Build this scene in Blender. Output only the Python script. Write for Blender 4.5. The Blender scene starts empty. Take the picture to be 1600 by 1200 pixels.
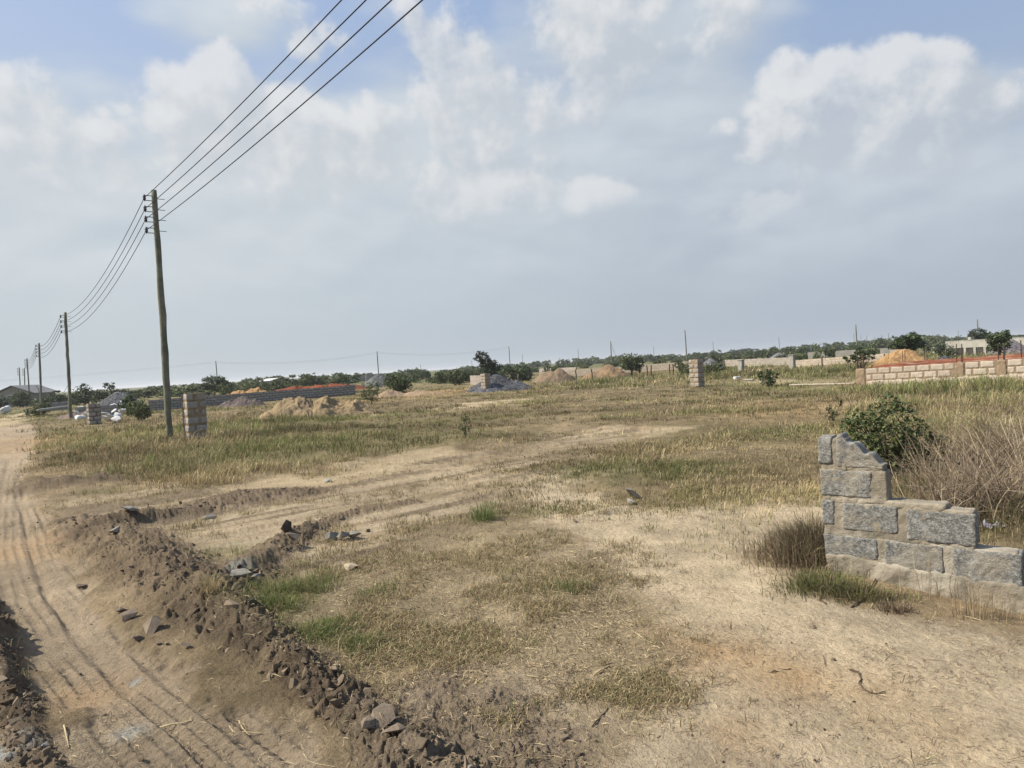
import bpy, math, random
import numpy as np
from mathutils import Matrix, Vector
sc = bpy.context.scene
R = math.radians
random.seed(7)
rng = np.random.default_rng(11)

# ------------------------------------------------------------------ camera
EYE = np.array([0.0, 0.0, 1.65]); FPX = 1100.0
ROLL, PITCH = R(3.3), R(1.51)
r0 = np.array([1.0, 0, 0]); u0 = np.array([0, math.sin(PITCH), math.cos(PITCH)])
FW = np.array([0, math.cos(PITCH), -math.sin(PITCH)])
RT = math.cos(ROLL) * r0 - math.sin(ROLL) * u0
UP = math.sin(ROLL) * r0 + math.cos(ROLL) * u0
cam = bpy.data.cameras.new('camera'); co = bpy.data.objects.new('camera', cam)
sc.collection.objects.link(co)
cam.sensor_width = 36.0; cam.lens = FPX / 1600 * 36.0; cam.clip_start = 0.05; cam.clip_end = 20000
co.matrix_world = Matrix(((RT[0], UP[0], -FW[0], EYE[0]), (RT[1], UP[1], -FW[1], EYE[1]),
                          (RT[2], UP[2], -FW[2], EYE[2]), (0, 0, 0, 1)))
sc.camera = co

def ray(px, py):
    return FW * FPX + RT * (px - 800) + UP * (600 - py)
def gp(px, py, z=0.0):                      # photo pixel -> point on the level z
    d = ray(px, py); t = (z - EYE[2]) / d[2]
    return EYE + d * t
def dp(px, py, Y):                          # photo pixel -> point at distance Y ahead
    d = ray(px, py); return EYE + d * (Y / d[1])
def proj(p):
    v = np.asarray(p, float) - EYE; f = v @ FW
    return 800 + FPX * (v @ RT) / f, 600 - FPX * (v @ UP) / f

# ------------------------------------------------------------------ light
SUN_EL = R(44); SUN_AZ = np.array([-1.0, -0.04])          # the sun stands to the left
sdir = np.array([SUN_AZ[0] * math.cos(SUN_EL), SUN_AZ[1] * math.cos(SUN_EL), math.sin(SUN_EL)]); sdir /= np.linalg.norm(sdir)
sun = bpy.data.lights.new('sun', 'SUN'); sun.energy = 5.0; sun.angle = R(0.55); sun.color = (1, 0.93, 0.80)
so = bpy.data.objects.new('sun', sun); sc.collection.objects.link(so)
so.rotation_euler = Vector(-sdir).to_track_quat('-Z', 'Y').to_euler()
sc.view_settings.view_transform = 'Standard'; sc.view_settings.look = 'None'
sc.view_settings.gamma = 1.0; sc.view_settings.exposure = 0.55

# ------------------------------------------------------------------ node helpers
class NT:
    def __init__(s, tree): s.t = tree
    def n(s, typ, **kw):
        nd = s.t.nodes.new(typ)
        for k, v in kw.items(): setattr(nd, k, v)
        return nd
    def l(s, a, b): s.t.links.new(a, b)
    def put(s, sock, v):
        if isinstance(v, bpy.types.NodeSocket): s.l(v, sock)
        else: sock.default_value = v
    def m(s, op, a, b=0.0, c=None, clamp=False):
        nd = s.n('ShaderNodeMath', operation=op, use_clamp=clamp)
        s.put(nd.inputs[0], a); s.put(nd.inputs[1], b)
        if c is not None: s.put(nd.inputs[2], c)
        return nd.outputs[0]
    def sstep(s, v, a, b, o0=0.0, o1=1.0):
        nd = s.n('ShaderNodeMapRange', interpolation_type='SMOOTHSTEP')
        s.put(nd.inputs[0], v); s.put(nd.inputs[1], a); s.put(nd.inputs[2], b); s.put(nd.inputs[3], o0); s.put(nd.inputs[4], o1)
        return nd.outputs[0]
    def mix(s, f, a, b, bt='MIX'):
        nd = s.n('ShaderNodeMix', data_type='RGBA', blend_type=bt)
        s.put(nd.inputs[0], f)
        for k, v in ((6, a), (7, b)):
            s.put(nd.inputs[k], v if isinstance(v, bpy.types.NodeSocket) else (v[0], v[1], v[2], 1))
        return nd.outputs[2]
    def noise(s, vec, scale, detail=4, rough=.5, dist=0.0):
        nd = s.n('ShaderNodeTexNoise')
        if vec is not None: s.l(vec, nd.inputs['Vector'])
        nd.inputs['Scale'].default_value = scale; nd.inputs['Detail'].default_value = detail
        nd.inputs['Roughness'].default_value = rough; nd.inputs['Distortion'].default_value = dist
        return nd.outputs['Fac']

# ------------------------------------------------------------------ sky
w = bpy.data.worlds.new('World'); sc.world = w; w.use_nodes = True
w.cycles.sampling_method = 'MANUAL'; w.cycles.sample_map_resolution = 256
wt = w.node_tree; wt.nodes.clear(); N = NT(wt)
# cloud density as a node group of direction coordinates (azimuth, elevation in degrees)
cg = bpy.data.node_groups.new('cloud_density', 'ShaderNodeTree')
cg.interface.new_socket('Vector', in_out='INPUT', socket_type='NodeSocketVector')
cg.interface.new_socket('Cumulus', in_out='OUTPUT', socket_type='NodeSocketFloat')
cg.interface.new_socket('Veil', in_out='OUTPUT', socket_type='NodeSocketFloat')
G = NT(cg); gi = G.n('NodeGroupInput'); go_ = G.n('NodeGroupOutput')
def azel(px, py):
    d = ray(px, py); d = d / np.linalg.norm(d)
    return math.degrees(math.atan2(d[0], d[1])), math.degrees(math.asin(d[2]))
vec = gi.outputs[0]
def nz(scale, detail, rough, off, sx=1.0, sy=1.0):
    mp = G.n('ShaderNodeVectorMath', operation='MULTIPLY_ADD'); G.l(vec, mp.inputs[0]); mp.inputs[1].default_value = (sx, sy, 1); mp.inputs[2].default_value = (off, off * 1.7, 3.1)
    return G.noise(mp.outputs[0], scale, detail, rough), mp.outputs[0]
n_big = G.m('SUBTRACT', nz(.09, 3, .5, 40.0, .7, 1.3)[0], .5)
billow = G.m('ADD', G.m('SUBTRACT', nz(.34, 5, .60, 5.0)[0], .5), G.m('MULTIPLY', G.m('SUBTRACT', nz(.12, 2, .5, 60.0)[0], .5), 1.1))
soft = G.m('ADD', G.m('MULTIPLY', n_big, 2.0), G.m('MULTIPLY', G.m('SUBTRACT', nz(.22, 4, .55, 15.0, .6, 1.5)[0], .5), .8))
sep = G.n('ShaderNodeSeparateXYZ'); G.l(vec, sep.inputs[0]); AZ, EL = sep.outputs[0], sep.outputs[1]
def blob(px, py, wpx, hpx, flat=1.0, gain=1.0):
    a, e = azel(px, py); wa = wpx / 19.5; he = hpx / 19.5
    dx = G.m('DIVIDE', G.m('SUBTRACT', AZ, a), wa)
    dyv = G.m('SUBTRACT', EL, e)
    up = G.m('DIVIDE', G.m('MAXIMUM', dyv, 0.0), he)
    dn = G.m('DIVIDE', G.m('MINIMUM', dyv, 0.0), he * flat)
    r2 = G.m('ADD', G.m('MULTIPLY', dx, dx), G.m('ADD', G.m('MULTIPLY', up, up), G.m('MULTIPLY', dn, dn)))
    return G.m('MULTIPLY', G.m('SUBTRACT', 1.0, r2), gain)
def union(lst):
    v = lst[0]
    for b in lst[1:]:
        nd = G.n('ShaderNodeMath', operation='SMOOTH_MAX'); G.l(v, nd.inputs[0]); G.l(b, nd.inputs[1]); nd.inputs[2].default_value = .35
        v = nd.outputs[0]
    return v
cum = union([blob(1290, 150, 115, 70, 1.9, 1.5), blob(1375, 135, 115, 66, 2.0, 1.6), blob(1455, 135, 80, 60, 2.0, 1.5), blob(1490, 112, 42, 44, 1.6, 1.3), blob(1235, 102, 46, 36, 1.0),
             blob(1215, 218, 70, 34, 1.2, .75), blob(925, 312, 75, 46, .8, 1.3), blob(770, 315, 150, 60, .7, 1.2), blob(690, 285, 80, 60, 1.2, .7),
             blob(950, 50, 150, 95, 1.4, .9), blob(710, 105, 80, 90, 2.0, .9), blob(800, 160, 150, 70, 2.0, .7), blob(1200, 325, 70, 34, .9, .55), blob(1325, 275, 60, 28, 1, .5),
             blob(1130, 205, 30, 18, .7, .5), blob(60, 165, 95, 62, 3.0, .9), blob(160, 190, 90, 36, 3.0, .8), blob(350, 130, 50, 55, 2.5, .9), blob(300, 150, 90, 50, 2.5, .8), blob(420, 190, 120, 50, 2.5, .7),
             blob(575, 205, 100, 46, 2.5, .8), blob(640, 20, 30, 35, 1, .6), blob(430, 15, 50, 22, 1, .4), blob(500, 60, 60, 24, 1, .3), blob(1560, 150, 60, 30, 1, .5),
             blob(20, 270, 50, 30, .8, .4), blob(830, 140, 60, 50, 1, .4), blob(1115, 25, 70, 50, .9, .5)])
G.l(G.m('ADD', cum, G.m('MULTIPLY', billow, 2.1)), go_.inputs[0])
veil = union([blob(250, 330, 520, 190, 2.0), blob(800, 250, 520, 200, 2.0), blob(1000, 60, 270, 170, 2.0), blob(1420, 330, 420, 170, 2.0), blob(340, 20, 140, 60, 1, .7),
              blob(640, 20, 90, 40, 1, .3), blob(1450, 170, 160, 60, 1.5, .8)])
G.l(G.m('ADD', veil, soft), go_.inputs[1])

tc = N.n('ShaderNodeTexCoord'); sp = N.n('ShaderNodeSeparateXYZ'); N.l(tc.outputs['Generated'], sp.inputs[0])
az = N.m('MULTIPLY', N.m('ARCTAN2', sp.outputs[0], sp.outputs[1]), 180 / math.pi)
el = N.m('MULTIPLY', N.m('ARCSINE', sp.outputs[2]), 180 / math.pi)
def cloud_at(da, de):
    cb = N.n('ShaderNodeCombineXYZ'); N.l(N.m('ADD', az, da), cb.inputs[0]); N.l(N.m('ADD', el, de), cb.inputs[1])
    g = N.n('ShaderNodeGroup'); g.node_tree = cg; N.l(cb.outputs[0], g.inputs[0]); return g.outputs
c0 = cloud_at(0.0, 0.0); c1 = cloud_at(-.9, 1.3)
sky = N.n('ShaderNodeTexSky', sky_type='NISHITA', sun_disc=False, sun_elevation=SUN_EL,
          sun_rotation=math.atan2(sdir[0], sdir[1]), dust_density=3.0, air_density=1.0, ozone_density=1.5)
ST = 0.10
XS = 2 ** .55
def K(r, g, b): return (r / ST / XS, g / ST / XS, b / ST / XS)
side = N.sstep(az, -36.0, 36.0)
dome = N.mix(0.70, sky.outputs[0], N.mix(side, K(.44, .56, .80), K(.36, .49, .74)))
lowhaze = N.sstep(el, 4.0, 30.0, 1.0, 0.0)
hazec = N.mix(side, K(.560, .618, .648), K(.432, .487, .560))
base = N.mix(N.m('MULTIPLY', lowhaze, .92), dome, hazec)
vf = N.sstep(c0[1], -.05, .8, 0.0, .90)
vlit = N.sstep(N.m('SUBTRACT', c0[1], c1[1]), -.38, .45)
vc = N.mix(side, N.mix(vlit, K(.575, .635, .680), K(.68, .73, .76)), N.mix(vlit, K(.47, .535, .62), K(.60, .66, .72)))
vf = N.m('MULTIPLY', vf, N.sstep(el, 2.0, 11.0, .05, 1.0))
s1 = N.mix(vf, base, vc)
cf = N.m('MULTIPLY', N.sstep(c0[0], .0, .66, 0.0, .80), N.sstep(el, 8.0, 17.0, .25, 1.0))
lit = N.sstep(N.m('SUBTRACT', c0[0], c1[0]), -.45, .85)
cc = N.mix(lit, N.mix(side, K(.60, .64, .68), K(.50, .55, .62)), K(.80, .805, .81))
s2 = N.mix(cf, s1, cc)
bg = N.n('ShaderNodeBackground'); N.l(s2, bg.inputs[0]); bg.inputs[1].default_value = ST
wo = N.n('ShaderNodeOutputWorld'); N.l(bg.outputs[0], wo.inputs[0])

# ------------------------------------------------------------------ numeric noise
def h2(ix, iy, seed):
    n = (ix.astype(np.int64) * 374761393 + iy.astype(np.int64) * 668265263 + seed * 1442695041) & 0xFFFFFFFF
    n = ((n ^ (n >> 13)) * 1274126177) & 0xFFFFFFFF
    n = ((n ^ (n >> 16)) * 2246822519) & 0xFFFFFFFF
    return ((n ^ (n >> 15)) & 0xFFFFFF) / float(0xFFFFFF)
def vn(x, y, seed=0):
    ix = np.floor(x); iy = np.floor(y); fx = x - ix; fy = y - iy
    fx = fx * fx * (3 - 2 * fx); fy = fy * fy * (3 - 2 * fy)
    a = h2(ix, iy, seed); b = h2(ix + 1, iy, seed); c = h2(ix, iy + 1, seed); d = h2(ix + 1, iy + 1, seed)
    return (a + (b - a) * fx) * (1 - fy) + (c + (d - c) * fx) * fy - .5
def fbm(x, y, o=4, seed=0, gain=.5):
    t = 0; a = 1
    for k in range(o):
        t = t + a * vn(x * 2.03 ** k + 17.3 * k, y * 2.03 ** k - 9.1 * k, seed + k); a *= gain
    return t
def worley(x, y, seed=0):
    ix = np.floor(x); iy = np.floor(y)
    f1 = np.full(x.shape, 9.0); f2 = np.full(x.shape, 9.0); cid = np.zeros(x.shape); dx1 = np.zeros(x.shape); dy1 = np.zeros(x.shape)
    for i in (-1, 0, 1):
        for j in (-1, 0, 1):
            cx = ix + i; cy = iy + j
            ox = cx + h2(cx, cy, seed); oy = cy + h2(cx, cy, seed + 7)
            dx = x - ox; dy = y - oy; d = np.hypot(dx, dy)
            m = d < f1
            f2 = np.where(m, f1, np.minimum(f2, d)); f1 = np.where(m, d, f1)
            cid = np.where(m, h2(cx, cy, seed + 13), cid); dx1 = np.where(m, dx, dx1); dy1 = np.where(m, dy, dy1)
    return f1, f2, cid, dx1, dy1
def ss(x, a, b):
    t = np.clip((x - a) / (b - a), 0, 1); return t * t * (3 - 2 * t)
def wpts(lst): return np.array([gp(*p)[:2] for p in lst])
def polyd(x, y, P):                          # distance to a polyline, signed side, length along it
    best = np.full(x.shape, 1e9); side = np.zeros(x.shape); al = np.zeros(x.shape); L = 0; fr = np.zeros(x.shape)
    for k in range(len(P) - 1):
        a, b = P[k], P[k + 1]; ab = b - a; l2 = ab @ ab; l = math.sqrt(l2)
        t = np.clip(((x - a[0]) * ab[0] + (y - a[1]) * ab[1]) / l2, 0, 1)
        dx = x - a[0] - t * ab[0]; dy = y - a[1] - t * ab[1]; d = np.hypot(dx, dy)
        m = d < best; best = np.where(m, d, best); side = np.where(m, np.sign(ab[0] * dy - ab[1] * dx), side)
        al = np.where(m, L + t * l, al); fr = np.where(m, k + t, fr); L += l
    return best, best * side, al, fr
def polym(x, y, P, soft, wob=0.0, seed=0):    # soft inside-mask of a polygon with a ragged border
    d = np.full(x.shape, 1e9); ins = np.zeros(x.shape, bool); n = len(P)
    for k in range(n):
        a, b = P[k], P[(k + 1) % n]; ab = b - a; l2 = ab @ ab + 1e-12
        t = np.clip(((x - a[0]) * ab[0] + (y - a[1]) * ab[1]) / l2, 0, 1)
        d = np.minimum(d, np.hypot(x - a[0] - t * ab[0], y - a[1] - t * ab[1]))
        c = (a[1] > y) != (b[1] > y)
        with np.errstate(divide='ignore', invalid='ignore'):
            xi = a[0] + (y - a[1]) / (b[1] - a[1] + 1e-20) * ab[0]
        ins ^= c & (x < xi)
    sd = np.where(ins, d, -d) + wob * 2.0 * fbm(x / (wob * 2 + .05), y / (wob * 2 + .05), 4, seed, .6)
    return ss(sd, -soft, soft)

# ------------------------------------------------------------------ terrain of the plot (world metres, read off the ground)
TRACK = wpts([(0, 648), (42, 652), (60, 680), (45, 720), (32, 745), (70, 800), (100, 840), (132, 905), (195, 990), (300, 1065), (420, 1130), (540, 1215),
              (150, 1260), (95, 1110), (40, 1040), (0, 950), (-250, 900), (-400, 760), (-80, 690)])
RUTA = wpts([(20, 665), (28, 700), (18, 760), (18, 850), (45, 937), (105, 1025), (190, 1110), (330, 1240)])
RUTB = wpts([(45, 668), (50, 700), (38, 760), (68, 839), (105, 920), (161, 980), (245, 1062), (330, 1125), (450, 1230)])
RUTC = wpts([(70, 790), (110, 850), (165, 925), (235, 1000), (330, 1075), (470, 1160)])
RIDGES = [(wpts([(120, 812), (200, 852), (262, 893), (330, 940), (400, 995), (470, 1050), (560, 1120), (650, 1180), (740, 1260)]),
           [.05, .13, .17, .14, .11, .08, .07, .07, .06], [.24, .37, .37, .29, .19, .135, .125, .13, .13]),
          (wpts([(365, 912), (410, 872), (450, 842), (500, 818), (560, 798), (645, 783)]), [.13, .13, .13, .09, .07, .03], [.26, .22, .20, .16, .15, .12]),
          (wpts([(140, 830), (200, 818), (260, 807), (320, 798)]), [.10, .15, .12, .08], [.30, .22, .20, .18]),
          (wpts([(320, 792), (390, 778), (470, 772)]), [.06, .09, .04], [.45, .55, .4]),
          (wpts([(60, 762), (105, 757), (130, 757)]), [.14, .20, .05], [.40, .35, .3]),
          (wpts([(140, 756), (160, 752), (180, 752)]), [.1, .18, .05], [.25, .25, .2]),
          (wpts([(-150, 880), (-60, 950), (-15, 1015), (12, 1075), (45, 1130), (70, 1200)]), [.18, .22, .22, .13, .05, .02], [.22, .19, .14, .10, .08, .08]),
          (wpts([(120, 640), (150, 690), (200, 700)]), [.0, .0, .0], [.2, .2, .2])]
PATCH = wpts([(570, 1100), (640, 1058), (760, 1050), (850, 1090), (885, 1150), (870, 1230), (640, 1230)])
SAND = wpts([(905, 850), (860, 815), (800, 790), (790, 765), (860, 745), (900, 765), (1000, 790), (1130, 780), (1270, 768), (1300, 800), (1240, 830), (1225, 900), (1290, 940), (1400, 955), (1600, 985), (1800, 1010),
             (1900, 1300), (880, 1300), (885, 1150), (840, 1085), (1000, 1080), (1060, 1040), (990, 960), (960, 890)])
PATHW = wpts([(60, 770), (200, 757), (480, 755), (600, 735), (760, 708), (880, 672), (1020, 672), (985, 700), (905, 740), (940, 790), (1000, 800), (905, 840), (800, 800),
              (700, 815), (600, 850), (520, 880), (440, 890), (330, 865), (200, 838), (100, 822)])
STRIPS = [wpts(p) for p in ([(1020, 674), (1140, 654), (1250, 640), (1385, 623), (1395, 628), (1265, 644), (1150, 658), (1030, 680)],
                            [(660, 640), (800, 622), (830, 626), (700, 646)], [(430, 752), (560, 722), (700, 702), (700, 712), (560, 742), (450, 765)],
                            [(1150, 592), (1420, 596), (1420, 601), (1150, 600)], [(0, 650), (40, 644), (45, 655), (10, 690), (-60, 690)])]
PLOT = wpts([(520, 860), (640, 828), (780, 790), (900, 830), (960, 885), (1000, 960), (1070, 1040), (1010, 1090), (830, 1085), (700, 1050), (600, 1055), (500, 1030), (430, 985), (400, 960), (410, 920), (500, 890)])
GL = np.vstack([wpts([(-60, 690), (45, 690), (62, 735), (200, 746), (330, 752), (480, 742), (620, 716), (760, 697), (880, 668), (1020, 668), (985, 700), (910, 745), (980, 780), (1130, 770),
                      (1285, 756), (1300, 800), (1420, 790), (1530, 850), (1640, 900), (2000, 960)]), np.array([[60, 3.0], [900, 60], [900, 900], [-900, 900], [-400, 260]])])
GREEN = [(450, 925, .42), (425, 960, .30), (490, 990, .28), (560, 1010, .12), (590, 920, .2), (960, 748, .8), (1040, 745, .8), (1100, 735, .7), (940, 735, .5), (755, 790, .22), (840, 800, .3),
         (345, 868, .22), (350, 855, .22), (165, 768, .28), (1300, 922, .16), (1260, 905, .16), (880, 925, .15), (230, 690, 1.5), (110, 675, 1.8), (520, 700, 2.5), (640, 690, 2.0), (380, 730, 1.2), (700, 660, 2.2), (1200, 680, 2.0),
         (210, 735, .8), (300, 742, .5), (470, 725, .8), (760, 655, 1.8), (1250, 600, 4), (1350, 610, 4), (1470, 640, 2), (470, 660, 3)]
GREENW = [(gp(a, b)[:2], r) for a, b, r in GREEN]
GREYW = [(gp(a, b)[:2], r) for a, b, r in ((205, 1133, .07), (725, 1005, .07), (300, 870, .02), (370, 905, .12), (20, 1180, .08), (210, 1050, .03))]
ORANGEW = [(gp(a, b)[:2], r, e) for a, b, r, e in ((1110, 1015, .26, .5), (1230, 1060, .28, .4), (1400, 1110, .3, .3), (1150, 1150, .16, .3), (70, 690, 3, .35), (700, 612, 5, .5), (560, 625, 4, .4), (1560, 900, .3, .3), (1300, 640, 3, .3), (120, 1080, .25, .3), (45, 850, .6, .35))]

def ridge_mask(x, y):
    z = np.zeros(x.shape); m = np.zeros(x.shape)
    wx = x + .10 * fbm(x * 2.5, y * 2.5, 3, 91); wy = y + .10 * fbm(x * 2.5, y * 2.5, 3, 95)
    for P, hs, ws in RIDGES:
        if max(hs) == 0: continue
        d, s, al, fr = polyd(wx, wy, P)
        hh = np.interp(fr, range(len(hs)), hs); ww = np.interp(fr, range(len(ws)), ws)
        q = d / ww; g = np.exp(-(q ** 2) * 1.3)
        z = np.maximum(z, hh * g * (1 + .7 * fbm(x * 3.1, y * 3.1, 3, 31))); m = np.maximum(m, ss(q, 1.75, .75))
    return z, m

def fields(x, y):
    r = np.hypot(x, y); f = {}
    near = ss(r, 40, 18)
    nm = r < 45
    for k in ('track', 'sand', 'path', 'plot', 'patch', 'rz', 'rm', 'clod', 'strip'): f[k] = np.zeros(x.shape)
    X, Y = x[nm], y[nm]
    if X.size:
        f['track'][nm] = polym(X, Y, TRACK, .10, .15, 3)
        f['sand'][nm] = polym(X, Y, SAND, .28, .26, 5)
        f['path'][nm] = polym(X, Y, PATHW, .45, .85, 9)
        f['plot'][nm] = polym(X, Y, PLOT, .30, .30, 12)
        f['patch'][nm] = polym(X, Y, PATCH, .15, .18, 15)
        a, b = ridge_mask(X, Y); f['rz'][nm] = a; f['rm'][nm] = b
    f['gl'] = polym(x, y, GL, .25 + .0 * r, .35, 21)
    s = np.zeros(x.shape)
    for k, P in enumerate(STRIPS): s = np.maximum(s, polym(x, y, P, .40, .70, 40 + k) * (.55 + .6 * ss(fbm(x / 1.5, y / 1.5, 3, 45 + k), -.2, .2)).clip(0, 1))
    f['strip'] = s
    g = np.zeros(x.shape)
    for c, rr in GREENW: g = np.maximum(g, np.exp(-((x - c[0]) ** 2 + (y - c[1]) ** 2) / rr ** 2))
    f['green'] = np.clip(g * 1.1 + .55 * fbm(x / 2.2, y / 2.2, 4, 77) * (g > .02), 0, 1)
    return f

def terrain(x, y, f=None, detail=True):
    if f is None: f = fields(x, y)
    r = np.hypot(x, y)
    z = .09 * fbm(x / 6, y / 6, 3, 1) * ss(r, 3, 9) * ss(r, 400, 60) + .030 * fbm(x / .8, y / .8, 4, 2) * ss(r, 60, 20)
    z = z + .35 * ss(y, 150, 500) * 0
    gl = f['gl']
    z = z + gl * .05 * ss(r, 60, 15)
    rough = np.clip(f['rm'] + .6 * f['patch'], 0, 1)
    nm = r < 22
    X, Y = x[nm], y[nm]
    det = np.zeros(X.shape)
    if X.size and detail:
        wx = X + .05 * fbm(X * 6, Y * 6, 2, 61); wy = Y + .05 * fbm(X * 6, Y * 6, 2, 63)
        cl = np.zeros(X.shape)
        for sc_, am, sd in ((6.5, .030, 101), (13.0, .018, 111), (26.0, .008, 121)):
            f1, f2, cid, dx, dy = worley(wx * sc_, wy * sc_ * .9, sd)
            tx = h2(np.floor(cid * 9999), np.floor(cid * 7777), sd) - .5; ty = h2(np.floor(cid * 5555), np.floor(cid * 3333), sd + 1) - .5
            edge = ss(f2 - f1, 0, .22)
            cl = cl + am * ((cid - .45) + 1.3 * (tx * dx + ty * dy)) * edge - am * .35 * (1 - edge)
        lumps = .010 * (1 - 2 * np.abs(fbm(X * 19, Y * 19, 3, 137, .6))) + .020 * np.abs(fbm(X * 9, Y * 9, 4, 131, .6)) + .006 * fbm(X * 30, Y * 30, 3, 135, .6)
        rg = 1 - 2 * np.abs(fbm(wx * 9, wy * 9, 4, 171, .62)); cl = cl + .018 * (rg - .6) + .008 * (1 - 2 * np.abs(fbm(wx * 27, wy * 27, 3, 175, .6)) - .6)
        big = ss(fbm(X * .8, Y * .8, 2, 140), -.35, .2)
        det = cl * rough[nm] * (.45 + .75 * big) + lumps * (.35 + .3 * f['plot'][nm] + .8 * rough[nm])
        # wheel ruts of the track: two sunk lanes with tread lines along them
        for P, wd in ((RUTA, .21), (RUTB, .19), (RUTC, .14)):
            d, sg, al, fr = polyd(X, Y, P)
            lane = ss(d, wd * 1.25, wd * .8) * f['track'][nm] * (1 - rough[nm])
            det = det - .024 * lane - .010 * np.exp(-((d - wd) / .035) ** 2) * -1.3 * f['track'][nm] * (1 - rough[nm])
            wobble = sg + .02 * vn(al * 1.5, al * 0, 151)
            tread = np.cos(wobble * 2 * math.pi / .085) * .5 + .5
            lug = np.cos(al * 2 * math.pi / .075 + np.sign(sg) * sg * 25) * .5 + .5
            wear = ss(fbm(X * 1.3, Y * 1.3, 3, 155), -.3, .15)
            det = det + lane * wear * (.014 * (tread ** 2) + .007 * lug * (d < .13))
    su, sv = x * .77 + y * .64, -x * .64 + y * .77
    streak = fbm(su / 2.6, sv / .22, 4, 160, .6)
    z = z + .045 * streak * f['path'] * (1 - rough) * ss(r, 40, 15)
    z = z + f['rz']
    z[nm] += det
    z = z - .025 * f['track'] * ss(r, 45, 20)
    # the sand drops a little at the near end of the broken wall
    z = z - .13 * np.exp(-(((x - 3.35) / .75) ** 2 + ((y - 4.35) / .7) ** 2))
    return z
def gz(x, y):
    return float(terrain(np.array([float(x)]), np.array([float(y)]))[0])
def H(px, py):                               # pixel -> point standing on the terrain
    p = gp(px, py)
    for _ in range(3): p = gp(px, py, gz(p[0], p[1]))
    return p

def ground_colour(x, y, f):
    r = np.hypot(x, y)[:, None]
    def c(*v): return np.array(v)[None, :]
    n1 = fbm(x / 1.6, y / 1.6, 5, 201, .6)[:, None]; n2 = fbm(x / .35, y / .35, 4, 211, .6)[:, None]; n3 = fbm(x / 14, y / 14, 4, 221)[:, None]
    soil = c(.245, .187, .115) * (1 + .5 * n1 + .35 * n2)
    straw = c(.185, .145, .086) * (1 + .45 * n1 + .4 * n2)
    far = c(.215, .175, .100) * (1 + .5 * n3)
    far = far + (c(.095, .105, .045) - far) * np.clip(.42 + 1.6 * n3 + .6 * ss(r, 110, 260), 0, .92)
    col = soil + (straw - soil) * f['gl'][:, None]
    col = col + (far - col) * ss(r, 25, 90)
    sand = c(.505, .408, .276) * (1 + .20 * n1 + .26 * n2)
    sand = sand + (c(.33, .27, .195) - sand) * np.clip(n1 * 1.7 - .10, 0, .7)
    def lay(col, m, cc): return col + (cc - col) * np.clip(m, 0, 1)[:, None]
    col = lay(col, f['plot'] * .85, c(.245, .195, .122) * (1 + .5 * n1 + .4 * n2))
    su, sv = x * .77 + y * .64, -x * .64 + y * .77
    st = fbm(su / 2.6, sv / .30, 4, 160, .6)[:, None]
    pth = c(.345, .272, .178) * (1 + .3 * n1 + .2 * n2); pth = pth + (c(.205, .160, .110) - pth) * ss(st, .02, .28); pth = pth + (c(.42, .34, .235) - pth) * ss(st, -.08, -.30) * .8
    col = lay(col, f['path'] * (.95 + .8 * n1[:, 0]), pth)
    col = lay(col, f['sand'], sand)
    col = lay(col, f['strip'] * .85, c(.42, .335, .215) * (1 + .2 * n2))
    col = lay(col, f['track'], c(.325, .258, .180) * (1 + .30 * n1 + .15 * n2))
    for cen, rr, e in ORANGEW:
        g = np.exp(-((x - cen[0]) ** 2 + ((y - cen[1]) * .8) ** 2) / rr ** 2) * e * (1 + 1.2 * n2[:, 0])
        col = lay(col, g, c(.40, .245, .115))
    dark = c(.142, .108, .076) * (1 + .5 * n2 + .4 * n1)
    dry = np.clip(fbm(x * 1.1, y * 1.1, 3, 240) * 1.6 + .12, 0, .75)[:, None]
    dark = dark + (c(.260, .200, .130) - dark) * dry * .8
    col = lay(col, f['rm'] * .95, dark)
    col = lay(col, f['patch'] * .9, c(.190, .150, .108) * (1 + .4 * n2 + .5 * n1))
    for cen, rr in GREYW:
        g = np.exp(-((x - cen[0]) ** 2 + (y - cen[1]) ** 2) / rr ** 2) * (1 + 1.5 * n2[:, 0])
        col = lay(col, g * .9, c(.34, .34, .315))
    gsoil = c(.15, .14, .06)
    col = lay(col, f['green'] * .5 * (1 - f['sand']) * (1 - f['track']), gsoil)
    return np.clip(col, .02, .8)

# ------------------------------------------------------------------ mesh helpers
COL = sc.collection
def link_mesh(name, V, F, mat, parent=None, col=None, smooth=False, mi=None):
    me = bpy.data.meshes.new(name)
    V = np.asarray(V, np.float32)
    if isinstance(F, np.ndarray):
        k = F.shape[1]; nf = len(F)
        me.vertices.add(len(V)); me.vertices.foreach_set('co', V.ravel())
        me.loops.add(nf * k); me.loops.foreach_set('vertex_index', F.astype(np.int32).ravel())
        me.polygons.add(nf); me.polygons.foreach_set('loop_start', np.arange(0, nf * k, k, dtype=np.int32))
        me.update(calc_edges=True)
    else:
        me.from_pydata([tuple(map(float, v)) for v in V], [], [tuple(int(i) for i in f) for f in F]); me.update()
    me.polygons.foreach_set('use_smooth', np.full(len(me.polygons), bool(smooth)))
    if col is not None:
        at = me.attributes.new('col', 'FLOAT_COLOR', 'POINT')
        c4 = np.ones((len(V), 4), np.float32); c4[:, :3] = col; at.data.foreach_set('color', c4.ravel())
    for m in (mat if isinstance(mat, (list, tuple)) else [mat]): me.materials.append(m)
    if mi is not None: me.polygons.foreach_set('material_index', np.asarray(mi, np.int32))
    o = bpy.data.objects.new(name, me); COL.objects.link(o)
    if parent is not None: o.parent = parent
    return o
def tag(o, label=None, cat=None, group=None, kind=None):
    if label: o['label'] = label
    if cat: o['category'] = cat; o['kind'] = 'thing'
    if group: o['group'] = group
    if kind: o['kind'] = kind
    return o
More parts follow.
